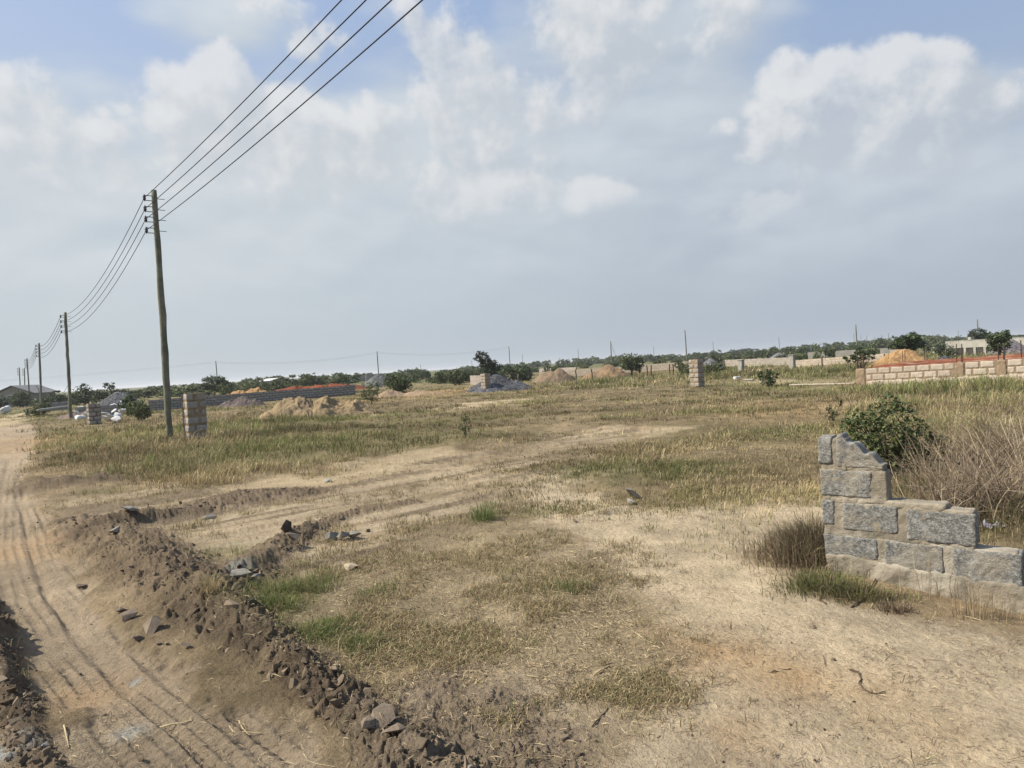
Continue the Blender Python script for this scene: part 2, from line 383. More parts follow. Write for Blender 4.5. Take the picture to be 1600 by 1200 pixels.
def empty(name, loc, rz=0.0, label=None, cat=None, group=None):
    o = bpy.data.objects.new(name, None); COL.objects.link(o); o.empty_display_size = .2
    o.location = tuple(map(float, loc)); o.rotation_euler = (0, 0, rz)
    return tag(o, label, cat, group)
def copy_tree(o, parent=None):
    c = o.copy(); COL.objects.link(c)
    if parent is not None: c.parent = parent
    for ch in list(o.children): copy_tree(ch, c)
    return c
class MB:
    def __init__(s): s.v = []; s.f = []; s.mi = []; s.n = 0
    def add(s, V, F, mi=0):
        s.v.append(np.asarray(V, float)); s.f += [tuple(i + s.n for i in f) for f in F]; s.mi += [mi] * len(F); s.n += len(V)
    def box(s, x0, x1, y0, y1, z0, z1, mi=0):
        V = [(x0, y0, z0), (x1, y0, z0), (x1, y1, z0), (x0, y1, z0), (x0, y0, z1), (x1, y0, z1), (x1, y1, z1), (x0, y1, z1)]
        s.add(V, [(0, 3, 2, 1), (4, 5, 6, 7), (0, 1, 5, 4), (1, 2, 6, 5), (2, 3, 7, 6), (3, 0, 4, 7)], mi)
    def tube(s, P, rad, sides=6, mi=0, cap=True):
        P = [np.asarray(p, float) for p in P]; n = len(P)
        rad = rad if hasattr(rad, '__len__') else [rad] * n
        V = []; t0 = P[1] - P[0]; t0 = t0 / np.linalg.norm(t0)
        a = np.cross(t0, (0, 0, 1.0))
        if np.linalg.norm(a) < .05: a = np.cross(t0, (1.0, 0, 0))
        a /= np.linalg.norm(a)
        for k in range(n):
            t = P[min(k + 1, n - 1)] - P[max(k - 1, 0)]; t = t / (np.linalg.norm(t) + 1e-9)
            a = a - t * (a @ t); a /= np.linalg.norm(a) + 1e-9; b = np.cross(t, a)
            for q in range(sides):
                an = 2 * math.pi * q / sides; V.append(P[k] + rad[k] * (math.cos(an) * a + math.sin(an) * b))
        F = [(k * sides + q, k * sides + (q + 1) % sides, (k + 1) * sides + (q + 1) % sides, (k + 1) * sides + q) for k in range(n - 1) for q in range(sides)]
        if cap: F += [tuple(range(sides - 1, -1, -1)), tuple((n - 1) * sides + q for q in range(sides))]
        s.add(V, F, mi)
    def rough(s, x0, x1, y0, y1, z0, z1, res=.02, amp=.004, rnd=.012, seed=0, top=None, mi=0):   # worn block with rounded, uneven faces
        nx, ny, nz_ = [max(2, int(math.ceil((b - a) / res))) for a, b in ((x0, x1), (y0, y1), (z0, z1))]
        ids = {}; V = []; F = []
        def vid(i, j, k):
            key = (i, j, k)
            if key not in ids: ids[key] = len(V); V.append(key)
            return ids[key]
        for i in range(nx):
            for j in range(ny):
                F.append((vid(i, j, 0), vid(i, j + 1, 0), vid(i + 1, j + 1, 0), vid(i + 1, j, 0))); F.append((vid(i, j, nz_), vid(i + 1, j, nz_), vid(i + 1, j + 1, nz_), vid(i, j + 1, nz_)))
        for i in range(nx):
            for k in range(nz_):
                F.append((vid(i, 0, k), vid(i + 1, 0, k), vid(i + 1, 0, k + 1), vid(i, 0, k + 1))); F.append((vid(i, ny, k), vid(i, ny, k + 1), vid(i + 1, ny, k + 1), vid(i + 1, ny, k)))
        for j in range(ny):
            for k in range(nz_):
                F.append((vid(0, j, k), vid(0, j, k + 1), vid(0, j + 1, k + 1), vid(0, j + 1, k))); F.append((vid(nx, j, k), vid(nx, j + 1, k), vid(nx, j + 1, k + 1), vid(nx, j, k + 1)))
        A = np.array(V, float) / np.array([nx, ny, nz_])
        S = np.array([x1 - x0, y1 - y0, z1 - z0]); Pm = A * S; C = S / 2; q = Pm - C
        inner = np.clip(q, -(C - rnd), C - rnd); dv = q - inner; l = np.linalg.norm(dv, axis=1, keepdims=True) + 1e-9
        nrm = dv / l; q = np.where(l > rnd, inner + nrm * rnd, q)
        W = q + C + np.array([x0, y0, z0])
        onb = nrm
        d = fbm(W[:, 0] * 11 + W[:, 1] * 5 + seed, W[:, 2] * 11 + W[:, 1] * 9 - seed, 3, seed, .6) * 2 * amp + fbm(W[:, 0] * 45 + W[:, 1] * 31, W[:, 2] * 45 - W[:, 1] * 37, 2, seed + 5) * amp
        W = W + onb * d[:, None]
        if top is not None:
            tz = top(W[:, 0]); W[:, 2] = z0 + (W[:, 2] - z0) * (tz - z0) / (z1 - z0)
        s.add(W, F, mi)
    def build(s, name, mat, parent=None, smooth=False):
        V = np.vstack(s.v); return link_mesh(name, V, s.f, mat, parent, None, smooth, s.mi)

# ------------------------------------------------------------------ materials
def newmat(name):
    m = bpy.data.materials.new(name); m.use_nodes = True; t = m.node_tree; t.nodes.clear(); n = NT(t)
    out = n.n('ShaderNodeOutputMaterial'); b = n.n('ShaderNodeBsdfPrincipled'); n.l(b.outputs[0], out.inputs[0])
    b.inputs['Roughness'].default_value = .95; b.inputs['Specular IOR Level'].default_value = .15
    return m, n, b, out
def bump(n, b, h, strength=.5, dist=.01):
    bp = n.n('ShaderNodeBump'); bp.inputs['Strength'].default_value = strength; bp.inputs['Distance'].default_value = dist
    n.l(h, bp.inputs['Height']); n.l(bp.outputs[0], b.inputs['Normal'])
def objcoord(n):
    return n.n('ShaderNodeTexCoord').outputs['Object']
def simple(name, c, c2=None, scale=3.0, rough=.95, bscale=None, bdist=.01, bstr=.6, detail=6, spec=.15):
    m, n, b, o = newmat(name); oc = objcoord(n); c2 = c2 or tuple(v * .65 for v in c)
    f = n.sstep(n.noise(oc, scale, detail, .62), .32, .68)
    col = n.mix(f, c2, c); f2 = n.noise(oc, scale * 9, 4, .6)
    col = n.mix(n.m('MULTIPLY', n.sstep(f2, .35, .7), .35), col, tuple(v * .55 for v in c))
    n.l(col, b.inputs['Base Color']); b.inputs['Roughness'].default_value = rough; b.inputs['Specular IOR Level'].default_value = spec
    if bscale: bump(n, b, n.noise(oc, bscale, 5, .65), bstr, bdist)
    return m
def attr_mat(name, trans=0.0, rough=.9, spec=.2, tint=(1, 1, 1)):
    m, n, b, o = newmat(name); a = n.n('ShaderNodeAttribute', attribute_name='col')
    oi = n.n('ShaderNodeObjectInfo'); v = n.m('MULTIPLY_ADD', oi.outputs['Random'], .5, .75)
    cb = n.n('ShaderNodeCombineXYZ'); [n.l(v, cb.inputs[k]) for k in range(3)]
    col = n.mix(1.0, a.outputs['Color'], cb.outputs[0], 'MULTIPLY')
    if tint != (1, 1, 1): col = n.mix(1.0, col, tint, 'MULTIPLY')
    n.l(col, b.inputs['Base Color']); b.inputs['Roughness'].default_value = rough; b.inputs['Specular IOR Level'].default_value = spec
    if trans:
        tr = n.n('ShaderNodeBsdfTranslucent'); n.l(col, tr.inputs[0]); mx = n.n('ShaderNodeMixShader'); mx.inputs[0].default_value = trans
        n.l(b.outputs[0], mx.inputs[1]); n.l(tr.outputs[0], mx.inputs[2]); n.l(mx.outputs[0], o.inputs[0])
    return m
def ground_mat():
    m, n, b, o = newmat('dry_earth'); a = n.n('ShaderNodeAttribute', attribute_name='col')
    geo = n.n('ShaderNodeNewGeometry').outputs['Position']
    g1 = n.noise(geo, 5.0, 8, .68); g2 = n.noise(geo, 38.0, 5, .7); g3 = n.noise(geo, .35, 5, .6)
    k = n.m('MULTIPLY_ADD', g1, .85, .575); k = n.m('MULTIPLY', k, n.m('MULTIPLY_ADD', g2, .9, .55)); k = n.m('MULTIPLY', k, n.m('MULTIPLY_ADD', g3, .4, .8))
    cb = n.n('ShaderNodeCombineXYZ'); [n.l(k, cb.inputs[q]) for q in range(3)]
    col = n.mix(1.0, a.outputs['Color'], cb.outputs[0], 'MULTIPLY')
    vo = n.n('ShaderNodeTexVoronoi'); n.l(geo, vo.inputs['Vector']); vo.inputs['Scale'].default_value = 22.0
    gate = n.sstep(n.noise(geo, 1.7, 4, .6), .42, .62)
    speck = n.m('MULTIPLY', n.sstep(vo.outputs['Distance'], .20, .09), gate)
    col = n.mix(n.m('MULTIPLY', speck, .7), col, (.10, .075, .055))
    pale = n.sstep(n.noise(geo, 2.3, 6, .7), .58, .72)
    col = n.mix(n.m('MULTIPLY', pale, .25), col, (.45, .37, .27))
    n.l(col, b.inputs['Base Color']); b.inputs['Roughness'].default_value = 1.0; b.inputs['Specular IOR Level'].default_value = .05
    hgt = n.m('ADD', n.m('MULTIPLY', n.noise(geo, 26.0, 8, .72), 1.0), n.m('MULTIPLY', n.noise(geo, 110.0, 3, .6), .3))
    bump(n, b, hgt, 1.0, .045)
    return m
M_ground = ground_mat()
M_leaf = attr_mat('leaf', .25, .6, .35); M_grass = attr_mat('grass_blade', .30, .9, .1); M_clod = attr_mat('clod', 0, 1, .05)
M_twig = attr_mat('twig', 0, .9, .1)

# ------------------------------------------------------------------ ground sheet
def build_haze():
    m = bpy.data.materials.new('air'); m.use_nodes = True; t = m.node_tree; t.nodes.clear(); n = NT(t)
    o = n.n('ShaderNodeOutputMaterial'); v = n.n('ShaderNodeVolumePrincipled'); v.inputs['Color'].default_value = (.90, .93, .97, 1); v.inputs['Density'].default_value = .00035; v.inputs['Anisotropy'].default_value = .2
    n.l(v.outputs[0], o.inputs['Volume'])
    mb = MB(); mb.box(-13000, 13000, -13000, 13000, -1.6, 13.0); h = mb.build('haze', m); tag(h, 'thin pale haze over the plain', None, None, 'stuff')
build_haze()
def build_ground():
    a = np.concatenate([np.linspace(-180, -60, 40)[:-1], np.linspace(-60, -44, 60)[:-1], np.linspace(-44, 44, 1150)[:-1], np.linspace(44, 60, 60)[:-1], np.linspace(60, 180, 40)])
    inv = np.linspace(1 / 1.9, 1 / 60, 620)
    d = np.concatenate([[.05, .4, .8, 1.2, 1.5, 1.75], 1 / inv, np.geomspace(62, 6000, 60)])
    A, D = np.meshgrid(np.radians(a), d)
    # rings measured along the view axis inside the fan, so rows stay level across the picture
    s = 1 / np.maximum(np.cos(A), np.cos(R(60)))
    X = (np.sin(A) * D * s).ravel(); Y = (np.cos(A) * D * s).ravel()
    f = fields(X, Y); Z = terrain(X, Y, f); C = ground_colour(X, Y, f)
    nA, nD = len(a), len(d)
    i = np.arange(nD - 1)[:, None] * nA + np.arange(nA - 1)[None, :]
    F = np.stack([i, i + 1, i + nA + 1, i + nA], -1).reshape(-1, 4)[:, ::-1]
    o = link_mesh('ground', np.stack([X, Y, Z], 1), F, M_ground, None, C, True)
    tag(o, 'dry sandy plot of bare earth, track and soil ridges', None, None, 'structure')
build_ground()

# ------------------------------------------------------------------ grass
def blades(x, y, z, h, wdt, ang, lean, col, col_tip=None):
    n = len(x); ca, sa = np.cos(ang), np.sin(ang)
    face = ang + math.pi / 2 + rng.normal(0, .5, n); px_, py_ = np.cos(face) * wdt / 2, np.sin(face) * wdt / 2
    V = np.zeros((n, 5, 3)); mx = lean * h * .35; tx = lean * h
    V[:, 0] = np.stack([x - px_, y - py_, z - .01], 1); V[:, 1] = np.stack([x + px_, y + py_, z - .01], 1)
    mh = h * .58; th = h * np.sqrt(np.clip(1 - .55 * lean ** 2, .08, 1))
    V[:, 2] = np.stack([x + ca * mx - px_ * .75, y + sa * mx - py_ * .75, z + mh], 1); V[:, 3] = np.stack([x + ca * mx + px_ * .75, y + sa * mx + py_ * .75, z + mh], 1)
    V[:, 4] = np.stack([x + ca * tx, y + sa * tx, z + th], 1)
    b = np.arange(n)[:, None, None] * 5; F = (b + np.array([[0, 1, 3], [0, 3, 2], [2, 3, 4]])[None]).reshape(-1, 3)
    C = np.repeat(col[:, None, :], 5, 1)
    if col_tip is not None: C[:, 4] = col_tip; C[:, 2] = C[:, 3] = (col + col_tip) / 2
    return V.reshape(-1, 3), F, C.reshape(-1, 3)
STRAW = np.array([.44, .36, .215]); DRY = np.array([.255, .198, .115]); GRN = np.array([.115, .140, .048]); OLV = np.array([.150, .145, .065]); BRN = np.array([.17, .115, .072])
def mixc(a, b, t): return a + (b - a) * t[:, None]
def colour_blades(g, n, dryness):
    t = rng.random(n); c = np.where((t < .48)[:, None], DRY, np.where((t < .66)[:, None], STRAW, np.where((t < .88)[:, None], OLV, BRN)))
    c = mixc(c, np.where((rng.random(n) < .5)[:, None], GRN, OLV), (rng.random(n) < g).astype(float))
    return c * rng.uniform(.7, 1.25, n)[:, None]
def build_grass():
    VV, FF, CC, base = [], [], [], 0
    def push(V, F, C):
        nonlocal base
        VV.append(V); FF.append(F + base); CC.append(C); base += len(V)
    # meadow: tufts spread evenly over the view from the far end of the sand to the far walls
    def meadow(nt, d0, d1, per, seed, hscale=1.0):
        r_ = np.random.default_rng(seed)
        d = 1 / (r_.random(nt) * (1 / d0 - 1 / d1) + 1 / d1) * r_.uniform(.96, 1.04, nt)
        a = np.radians(r_.uniform(-45, 45, nt)); x = d * np.tan(a); y = d
        f = fields(x, y)
        gsoft = polym(x, y, GL, 1.5, 1.0, 22); clus = fbm(x / 1.1, y / 1.1, 3, 331, .6)
        cover = gsoft * (1 - f['strip'] * .92) * (1 - .9 * f['track']) * (1 - f['rm'] * .9)
        bare = ss(fbm(x / 3.5, y / 1.6, 4, 301, .6), .06, -.16)
        keep = r_.random(nt) < (cover * (1 - .65 * bare) if hscale < 1 else cover * (1 - .8 * bare) * ss(clus, -.35, .05))
        gsoft = gsoft[keep]; clus = clus[keep]
        x, y, d = x[keep], y[keep], d[keep]; g = f['green'][keep]; n = len(x)
        patch = fbm(x / 5, y / 5, 4, 311)
        u = np.arctan2(x, y)
        # how tall the grass stands: high at the left, along the far green belt and at the right edge
        left = np.exp(-(((u + .44) / .17) ** 2)) * ss(y, 9, 12) * ss(y, 45, 30)
        belt = ss(u, -.02, .12) * ss(y, 36, 44) * ss(y, 90, 70)
        right = ss(u, .40, .50) * ss(y, 6, 12)
        h = (.065 + .11 * np.clip(patch + .2, 0, 1) + .10 * np.clip(clus, 0, 1) +  .16 * left + .26 * belt + .20 * right) * r_.uniform(.55, 1.4, n) * hscale * (.35 + .65 * gsoft)
        tall = r_.random(n) < .05; h = np.where(tall, h * 1.8, h)
        gg = np.clip(.20 + .45 * g + .55 * belt + 1.0 * patch + .2 * right - .12 * left, 0.02, .8)
        if hscale < 1: gg = gg * .8
        X = np.repeat(x, per); Y = np.repeat(y, per); DD = np.repeat(d, per); m = n * per
        sp = np.clip(.026 + .0030 * DD, .03, .25); ox, oy = r_.normal(0, 1, m), r_.normal(0, 1, m)
        X = X + ox * sp; Y = Y + oy * sp
        hh = np.repeat(h, per) * r_.uniform(.55, 1.2, m)
        Z = np.repeat(terrain(x, y, None, True), per)
        wd = np.maximum(.004, DD * .00075) * r_.uniform(.7, 1.4, m)
        ang = np.where(r_.random(m) < .25, r_.normal(.3, .8, m), np.arctan2(oy, ox) + r_.normal(0, .6, m))
        tc_ = np.repeat(colour_blades(gg, n, 1), per, 0); bc = colour_blades(np.repeat(gg, per), m, 1)
        c = (tc_ * .65 + bc * .35) * r_.uniform(.8, 1.2, m)[:, None] * np.repeat(r_.uniform(.65, 1.35, n) * np.clip(1 + 1.1 * fbm(x / 3.0, y / 2.0, 3, 341), .55, 1.5), per)[:, None]
        V, F, C = blades(X, Y, Z, hh, wd, ang, np.clip(r_.normal(.75, .35, m), .15, 1.6), c, c * 1.12)
        push(V, F, C)
    meadow(36000, 7.5, 60, 9, 1); meadow(14000, 40, 170, 7, 2, 1.0); meadow(44000, 7.5, 60, 5, 3, .6); meadow(9000, 4.2, 8.5, 8, 4, .75)
    # short trampled grass on the plot in the middle and sprigs of green
    def sparse(n, fld, d0, d1, hh, gbase, seed, thr=0.0, flat=.9):
        r_ = np.random.default_rng(seed); d = 1 / (r_.random(n) * (1 / d0 - 1 / d1) + 1 / d1); a = np.radians(r_.uniform(-44, 44, n)); x = d * np.tan(a); y = d
        f = fields(x, y); cl = ss(fbm(x / .55, y / .55, 4, 320 + seed, .6), -.22, .25)
        m = fld(f) * cl; keep = r_.random(n) < m; x, y = x[keep], y[keep]; g = f['green'][keep]; k = len(x)
        per = 6; X = np.repeat(x, per) + r_.normal(0, .022, k * per); Y = np.repeat(y, per) + r_.normal(0, .022, k * per); Z = np.repeat(terrain(x, y), per)
        G_ = np.repeat(np.clip(gbase + g * 1.3, 0, .95), per); mm = k * per
        h = hh * r_.uniform(.5, 1.5, mm) * (1 + .9 * np.repeat(g, per))
        c = colour_blades(G_, mm, 1)
        V, F, C = blades(X, Y, Z, h, r_.uniform(.0025, .0055, mm), r_.uniform(0, 6.283, mm), np.clip(r_.normal(flat, .35, mm) - .5 * np.repeat(g, per), .1, 2.2), c, c * 1.15)
        push(V, F, C)
    sparse(85000, lambda f: f['plot'] * .75 * (1 - f['rm']), 2.6, 11, .045, .05, 5, flat=1.4)
    sparse(15000, lambda f: .7 * f['green'] * (f['plot'] + .8 * f['path'] + .4 * (1 - f['gl'])).clip(0, 1) * (1 - f['sand'] * .9) * (1 - f['track']), 2.6, 16, .050, .30, 6, flat=1.1)
    sparse(90000, lambda f: f['path'] * .55 * (1 - f['rm']) * (1 - .6 * f['strip']), 4, 22, .055, .15, 7)
    sparse(14000, lambda f: (1 - f['gl']) * (1 - f['track']) * .05 * (1 - .7 * f['sand']), 2.2, 12, .05, .1, 8)
    o = link_mesh('grass', np.vstack(VV), np.vstack(FF), M_grass, None, np.vstack(CC))
    tag(o, 'dry straw coloured grass with green tufts over the plot', 'grass', None, 'stuff')
build_grass()

# straw and twig litter lying on the bare earth
def build_litter():
    r_ = np.random.default_rng(41); n = 130000
    d = 1 / (r_.random(n) * (1 / 2.2 - 1 / 14) + 1 / 14); a = np.radians(r_.uniform(-44, 44, n)); x = d * np.tan(a); y = d
    f = fields(x, y)
    cl = ss(fbm(x / .5, y / .5, 4, 401, .65), -.02, .38)
    m = (.05 + .22 * f['sand'] * cl + 1.0 * f['plot'] * (.35 + .65 * cl) + .25 * f['path'] * cl + .12 * f['track'] * cl) * (1 - .5 * f['gl'])
    k = r_.random(n) < m; x, y = x[k], y[k]; s = f['sand'][k]; n = len(x)
    L = r_.uniform(.008, .032, n) * (1 + (r_.random(n) < .05) * 2.2); ang = r_.uniform(0, 6.283, n); wv = r_.uniform(.0007, .0018, n); bend = r_.normal(0, .5, n)
    z = terrain(x, y) + .006
    ca, sa = np.cos(ang), np.sin(ang); cb, sb = np.cos(ang + bend), np.sin(ang + bend)
    P0 = np.stack([x, y, z], 1); P1 = P0 + np.stack([ca * L, sa * L, r_.uniform(0, .012, n)], 1); P2 = P1 + np.stack([cb * L, sb * L, r_.uniform(-.006, .004, n)], 1)
    nr = np.stack([-sa * wv, ca * wv, 0 * wv], 1); up = np.stack([0 * wv, 0 * wv, wv * 1.5], 1)
    V = np.stack([P0 - nr, P0 + nr, P1 + up, P1 - nr, P1 + nr, P2], 1).reshape(-1, 3)
    b = np.arange(n)[:, None, None] * 6; F = (b + np.array([[0, 3, 2], [1, 2, 4], [0, 2, 1], [2, 3, 5], [2, 5, 4]])[None]).reshape(-1, 3)
    t = r_.random(n); dk = np.where((t < .40 + .48 * s)[:, None], np.array([.16, .115, .075]), np.array([.40, .32, .195])) * r_.uniform(.6, 1.3, n)[:, None]
    o = link_mesh('straw_litter', V, F, M_twig, None, np.repeat(dk, 6, 0)); tag(o, 'scattered straw and twig litter on the bare earth', 'litter', None, 'stuff')
build_litter()

# angular clods and small stones along the soil ridges
def rock_proto(seed, sub=1):
    import bmesh
    r_ = np.random.default_rng(seed); n = 11 if sub == 1 else 26; P = r_.normal(0, 1, (n, 3)); P /= np.linalg.norm(P, axis=1, keepdims=True); P *= r_.uniform(.72, 1.1, (n, 1)); P[:, 2] *= .75
    bm = bmesh.new(); [bm.verts.new(tuple(p)) for p in P]; res = bmesh.ops.convex_hull(bm, input=bm.verts)
    bmesh.ops.delete(bm, geom=[v for v in bm.verts if not v.link_faces], context='VERTS'); bmesh.ops.triangulate(bm, faces=bm.faces[:]); bm.normal_update()
    bm.verts.index_update(); V = np.array([v.co[:] for v in bm.verts]); F = np.array([[v.index for v in f.verts] for f in bm.faces]); bm.free()
    return V, F
def build_clods():
    r_ = np.random.default_rng(51); n = 90000
    d = 1 / (r_.random(n) * (1 / 2.3 - 1 / 16) + 1 / 16); a = np.radians(r_.uniform(-44, 30, n)); x = d * np.tan(a); y = d
    f = fields(x, y); cl = ss(fbm(x * 1.6, y * 1.6, 3, 501), -.25, .3)
    m = (f['rm'] * .55 * (.12 + .88 * cl) + f['patch'] * .22 * cl + .010 + .02 * f['path'])
    k = r_.random(n) < m; x, y = x[k], y[k]; n = len(x); rm = f['rm'][k]
    protos = [rock_proto(900 + i, 1) for i in range(8)]
    size = np.exp(r_.normal(math.log(.0066), .68, n)) * (.6 + .8 * rm); size = np.clip(size, .003, .040)
    z = terrain(x, y); which = r_.integers(0, 8, n)
    VV, FF, CC, base = [], [], [], 0
    tone = r_.random(n); col = np.where((tone < .66)[:, None], np.array([.150, .115, .082]), np.where((tone < .99)[:, None], np.array([.215, .168, .118]), np.array([.30, .29, .26]))) * r_.uniform(.7, 1.25, n)[:, None]
    for i in range(n):
        V, F = protos[which[i]]; q = Matrix.Rotation(r_.uniform(0, 6.28), 3, Vector(r_.normal(0, 1, 3)).normalized())
        W = (V * (size[i] * r_.uniform(.5, 1.6, 3))) @ np.array(q).T + (x[i], y[i], z[i] + size[i] * .12)
        VV.append(W); FF.append(F + base); base += len(V); CC.append(np.repeat(col[i][None], len(V), 0))
    o = link_mesh('soil_clods', np.vstack(VV), np.vstack(FF), M_clod, None, np.vstack(CC)); tag(o, 'angular brown soil clods strewn along the ridges', 'clods', None, 'stuff')
build_clods()

# ------------------------------------------------------------------ block walls, pillars
def island_mat(name, c, c2, scale=6.0, bscale=40.0, bdist=.008, pale=None):
    m, n, b, o = newmat(name); oc = objcoord(n); gi_ = n.n('ShaderNodeNewGeometry')
    ri = gi_.outputs['Random Per Island']; f = n.m('ADD', n.m('MULTIPLY', ri, .6), n.m('MULTIPLY', n.sstep(n.noise(oc, scale, 6, .65), .3, .7), .4))
    col = n.mix(f, c2, c); f2 = n.sstep(n.noise(oc, scale * 7, 5, .7), .5, .7)
    col = n.mix(n.m('MULTIPLY', f2, .4), col, tuple(v * .45 for v in c2))
    n.l(col, b.inputs['Base Color']); bump(n, b, n.noise(oc, bscale, 5, .7), .7, bdist); return m
M_block = island_mat('sandcrete_block', (.36, .325, .28), (.22, .195, .17))
M_blockg = island_mat('grey_block', (.36, .34, .31), (.22, .205, .185))
M_blockt = island_mat('tan_block', (.45, .39, .315), (.33, .275, .215))
M_mortar = simple('mortar', (.30, .225, .135), (.20, .15, .095), 4, bscale=30, bdist=.008)
M_mortard = simple('grey_mortar', (.16, .14, .115), (.10, .09, .075), 4, bscale=30, bdist=.008)
M_mud = simple('mud_mortar', (.29, .215, .145), (.21, .155, .105), 5, bscale=30, bdist=.01)
M_rust = simple('rusty_steel', (.10, .065, .05), (.05, .04, .035), 20)
M_cream = simple('cream_render', (.35, .335, .295), (.27, .255, .22), 1.2, bscale=25, bdist=.004)
M_white = simple('white_stone', (.66, .66, .65), (.48, .48, .48), 8, bscale=20, bdist=.01)
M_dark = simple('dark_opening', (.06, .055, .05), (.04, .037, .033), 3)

def courses(mb, length, thick, z0, z1, nc, blk=.45, joint=.022, x0=0.0, slope=0.0, seed=0, proud=.006, gap=0.0):
    r_ = random.Random(seed); ch = (z1 - z0) / nc
    for c in range(nc):
        x = x0 - (blk * .5 if c % 2 else 0)
        while x < x0 + length:
            a, b = max(x, x0) + joint / 2, min(x + blk, x0 + length) - joint / 2
            if b - a > .06 and r_.random() > gap:
                dz = slope * ((a + b) / 2 - x0); j = r_.uniform(-.004, .006)
                mb.box(a, b, -proud + j, thick + proud + j, z0 + c * ch + joint / 2 + dz, z0 + (c + 1) * ch - joint / 2 + dz + r_.uniform(-.005, .005))
            x += blk
def frame_between(p0, p1):
    d = np.array(p1[:2]) - np.array(p0[:2]); return float(np.hypot(*d)), math.atan2(d[1], d[0])
def block_wall(name, p0, p1, z1, nc, mats, label, cat='wall', thick=.15, blk=.45, slope=0.0, zb=-.15, seed=0, gap=0.0, group=None, joint=.022):
    L, rz = frame_between(p0, p1)
    e = empty(name, (p0[0], p0[1], gz(p0[0], p0[1])), rz, label, cat, group)
    m = MB(); V0 = m.n
    m.add([(0, 0, zb), (L, 0, zb), (L, thick, zb), (0, thick, zb), (0, 0, z1 - .012), (L, 0, z1 - .012 + slope * L), (L, thick, z1 - .012 + slope * L), (0, thick, z1 - .012)],
          [(0, 3, 2, 1), (4, 5, 6, 7), (0, 1, 5, 4), (1, 2, 6, 5), (2, 3, 7, 6), (3, 0, 4, 7)])
    m.build('mortar', mats[1], e)
    b = MB(); courses(b, L, thick, z1 - nc * (z1 / nc), z1, nc, blk, joint, 0, slope, seed, gap=gap); b.build('blockwork', mats[0], e)
    return e
RZP = R(41)
def pillar(px, py, size, hgt, nc, label, seed, mats, d=None):
    c = H(px, py) if d is None else dp(px, py, d)
    e = empty('block_pillar', (c[0], c[1], gz(c[0], c[1])), RZP, label, 'pillar', 'unfinished block gate pillars')
    m = MB(); m.box(.008, size - .008, .008, size - .008, -.1, hgt - .015); m.build('mortar', mats[1], e)
    b = MB(); ch = hgt / nc; r_ = random.Random(seed); h = size * .62
    for k in range(nc):
        z0, z1 = k * ch + .022, (k + 1) * ch - .022; j = lambda: r_.uniform(-.006, .006)
        g = .024
        if k % 2 == 0: rects = [(0, h - g, 0, size * .38), (h + g, size, 0, h - g), (size * .38 + g * 2, size, h + g, size), (0, size * .38, size * .38 + 2 * g, size)]
        else: rects = [(size * .38 + g, size, 0, size * .38), (0, size * .38 - g, 0, h - g), (0, h - g, h + g, size), (h + g, size, size * .38 + 2 * g, size)]
        for (a, b_, c_, d_) in rects:
            ja, jb, jc, jd = j(), j(), j(), j()
            b.rough(a + ja, b_ + jb, c_ + jc, d_ + jd, z0 + j() * .5, z1 + j() * .5, .05, .006, .014, seed + k)
    b.build('blockwork', mats[0], e, True)
    return e
pillar(296, 690, .52, 1.36, 6, 'block pillar beside the tall near utility pole, one narrow side sunlit', 1, (M_block, M_mortar))
pillar(140, 664, .50, .98, 5, 'short grey block pillar in tall dry grass before the white rubble', 2, (M_block, M_mortard))
pillar(759, 613, .46, 1.22, 6, 'slim block pillar standing in front of the dark gravel heap', 3, (M_block, M_mortar))
pillar(1092, 605, .52, 1.42, 6, 'pale block pillar alone in the meadow, dark on its shaded side', 4, (M_block, M_mortar))

# ------------------------------------------------------------------ the broken wall in the foreground
def near_block_mat():
    m, n, b, o = newmat('porous_block'); oc = objcoord(n)
    v = n.n('ShaderNodeTexVoronoi'); n.l(oc, v.inputs['Vector']); v.inputs['Scale'].default_value = 95.0
    v2 = n.n('ShaderNodeTexVoronoi'); n.l(oc, v2.inputs['Vector']); v2.inputs['Scale'].default_value = 60.0
    sp_ = n.n('ShaderNodeSeparateColor'); n.l(v.outputs['Color'], sp_.inputs[0])
    g = n.mix(sp_.outputs[0], (.115, .114, .106), (.275, .272, .255))
    pores = n.sstep(n.noise(oc, 70, 4, .7), .58, .48); g = n.mix(n.m('MULTIPLY', n.m('SUBTRACT', 1.0, pores), .62), g, (.070, .070, .068))
    wh = n.sstep(n.noise(oc, 9, 6, .72), .53, .64); g = n.mix(n.m('MULTIPLY', wh, .45), g, (.40, .40, .375))
    dust = n.sstep(n.noise(oc, 3.2, 6, .68), .46, .62); g = n.mix(n.m('MULTIPLY', dust, .6), g, (.285, .25, .195))
    n.l(g, b.inputs['Base Color'])
    bump(n, b, n.m('ADD', n.noise(oc, 75, 5, .75), n.m('MULTIPLY', v.outputs['Distance'], .35)), .8, .008); return m
def near_mortar_mat():
    m, n, b, o = newmat('smeared_mortar'); oc = objcoord(n)
    f = n.sstep(n.noise(oc, 5, 7, .65), .3, .7); g = n.mix(f, (.195, .172, .132), (.295, .255, .195))
    st = n.sstep(n.noise(oc, 30, 6, .7), .54, .70); g = n.mix(n.m('MULTIPLY', st, .5), g, (.20, .18, .15))
    pl = n.sstep(n.noise(oc, 2.3, 4, .6), .5, .62); g = n.mix(n.m('MULTIPLY', pl, .35), g, (.50, .46, .38))
    n.l(g, b.inputs['Base Color']); bump(n, b, n.m('ADD', n.noise(oc, 45, 7, .72), n.m('MULTIPLY', n.noise(oc, 8, 4, .6), 1.5)), 1.0, .010); return m
M_nb = near_block_mat(); M_nm = near_mortar_mat()
A0 = dp(1283, 700, 5.19); B0 = dp(1598, 880, 4.42)
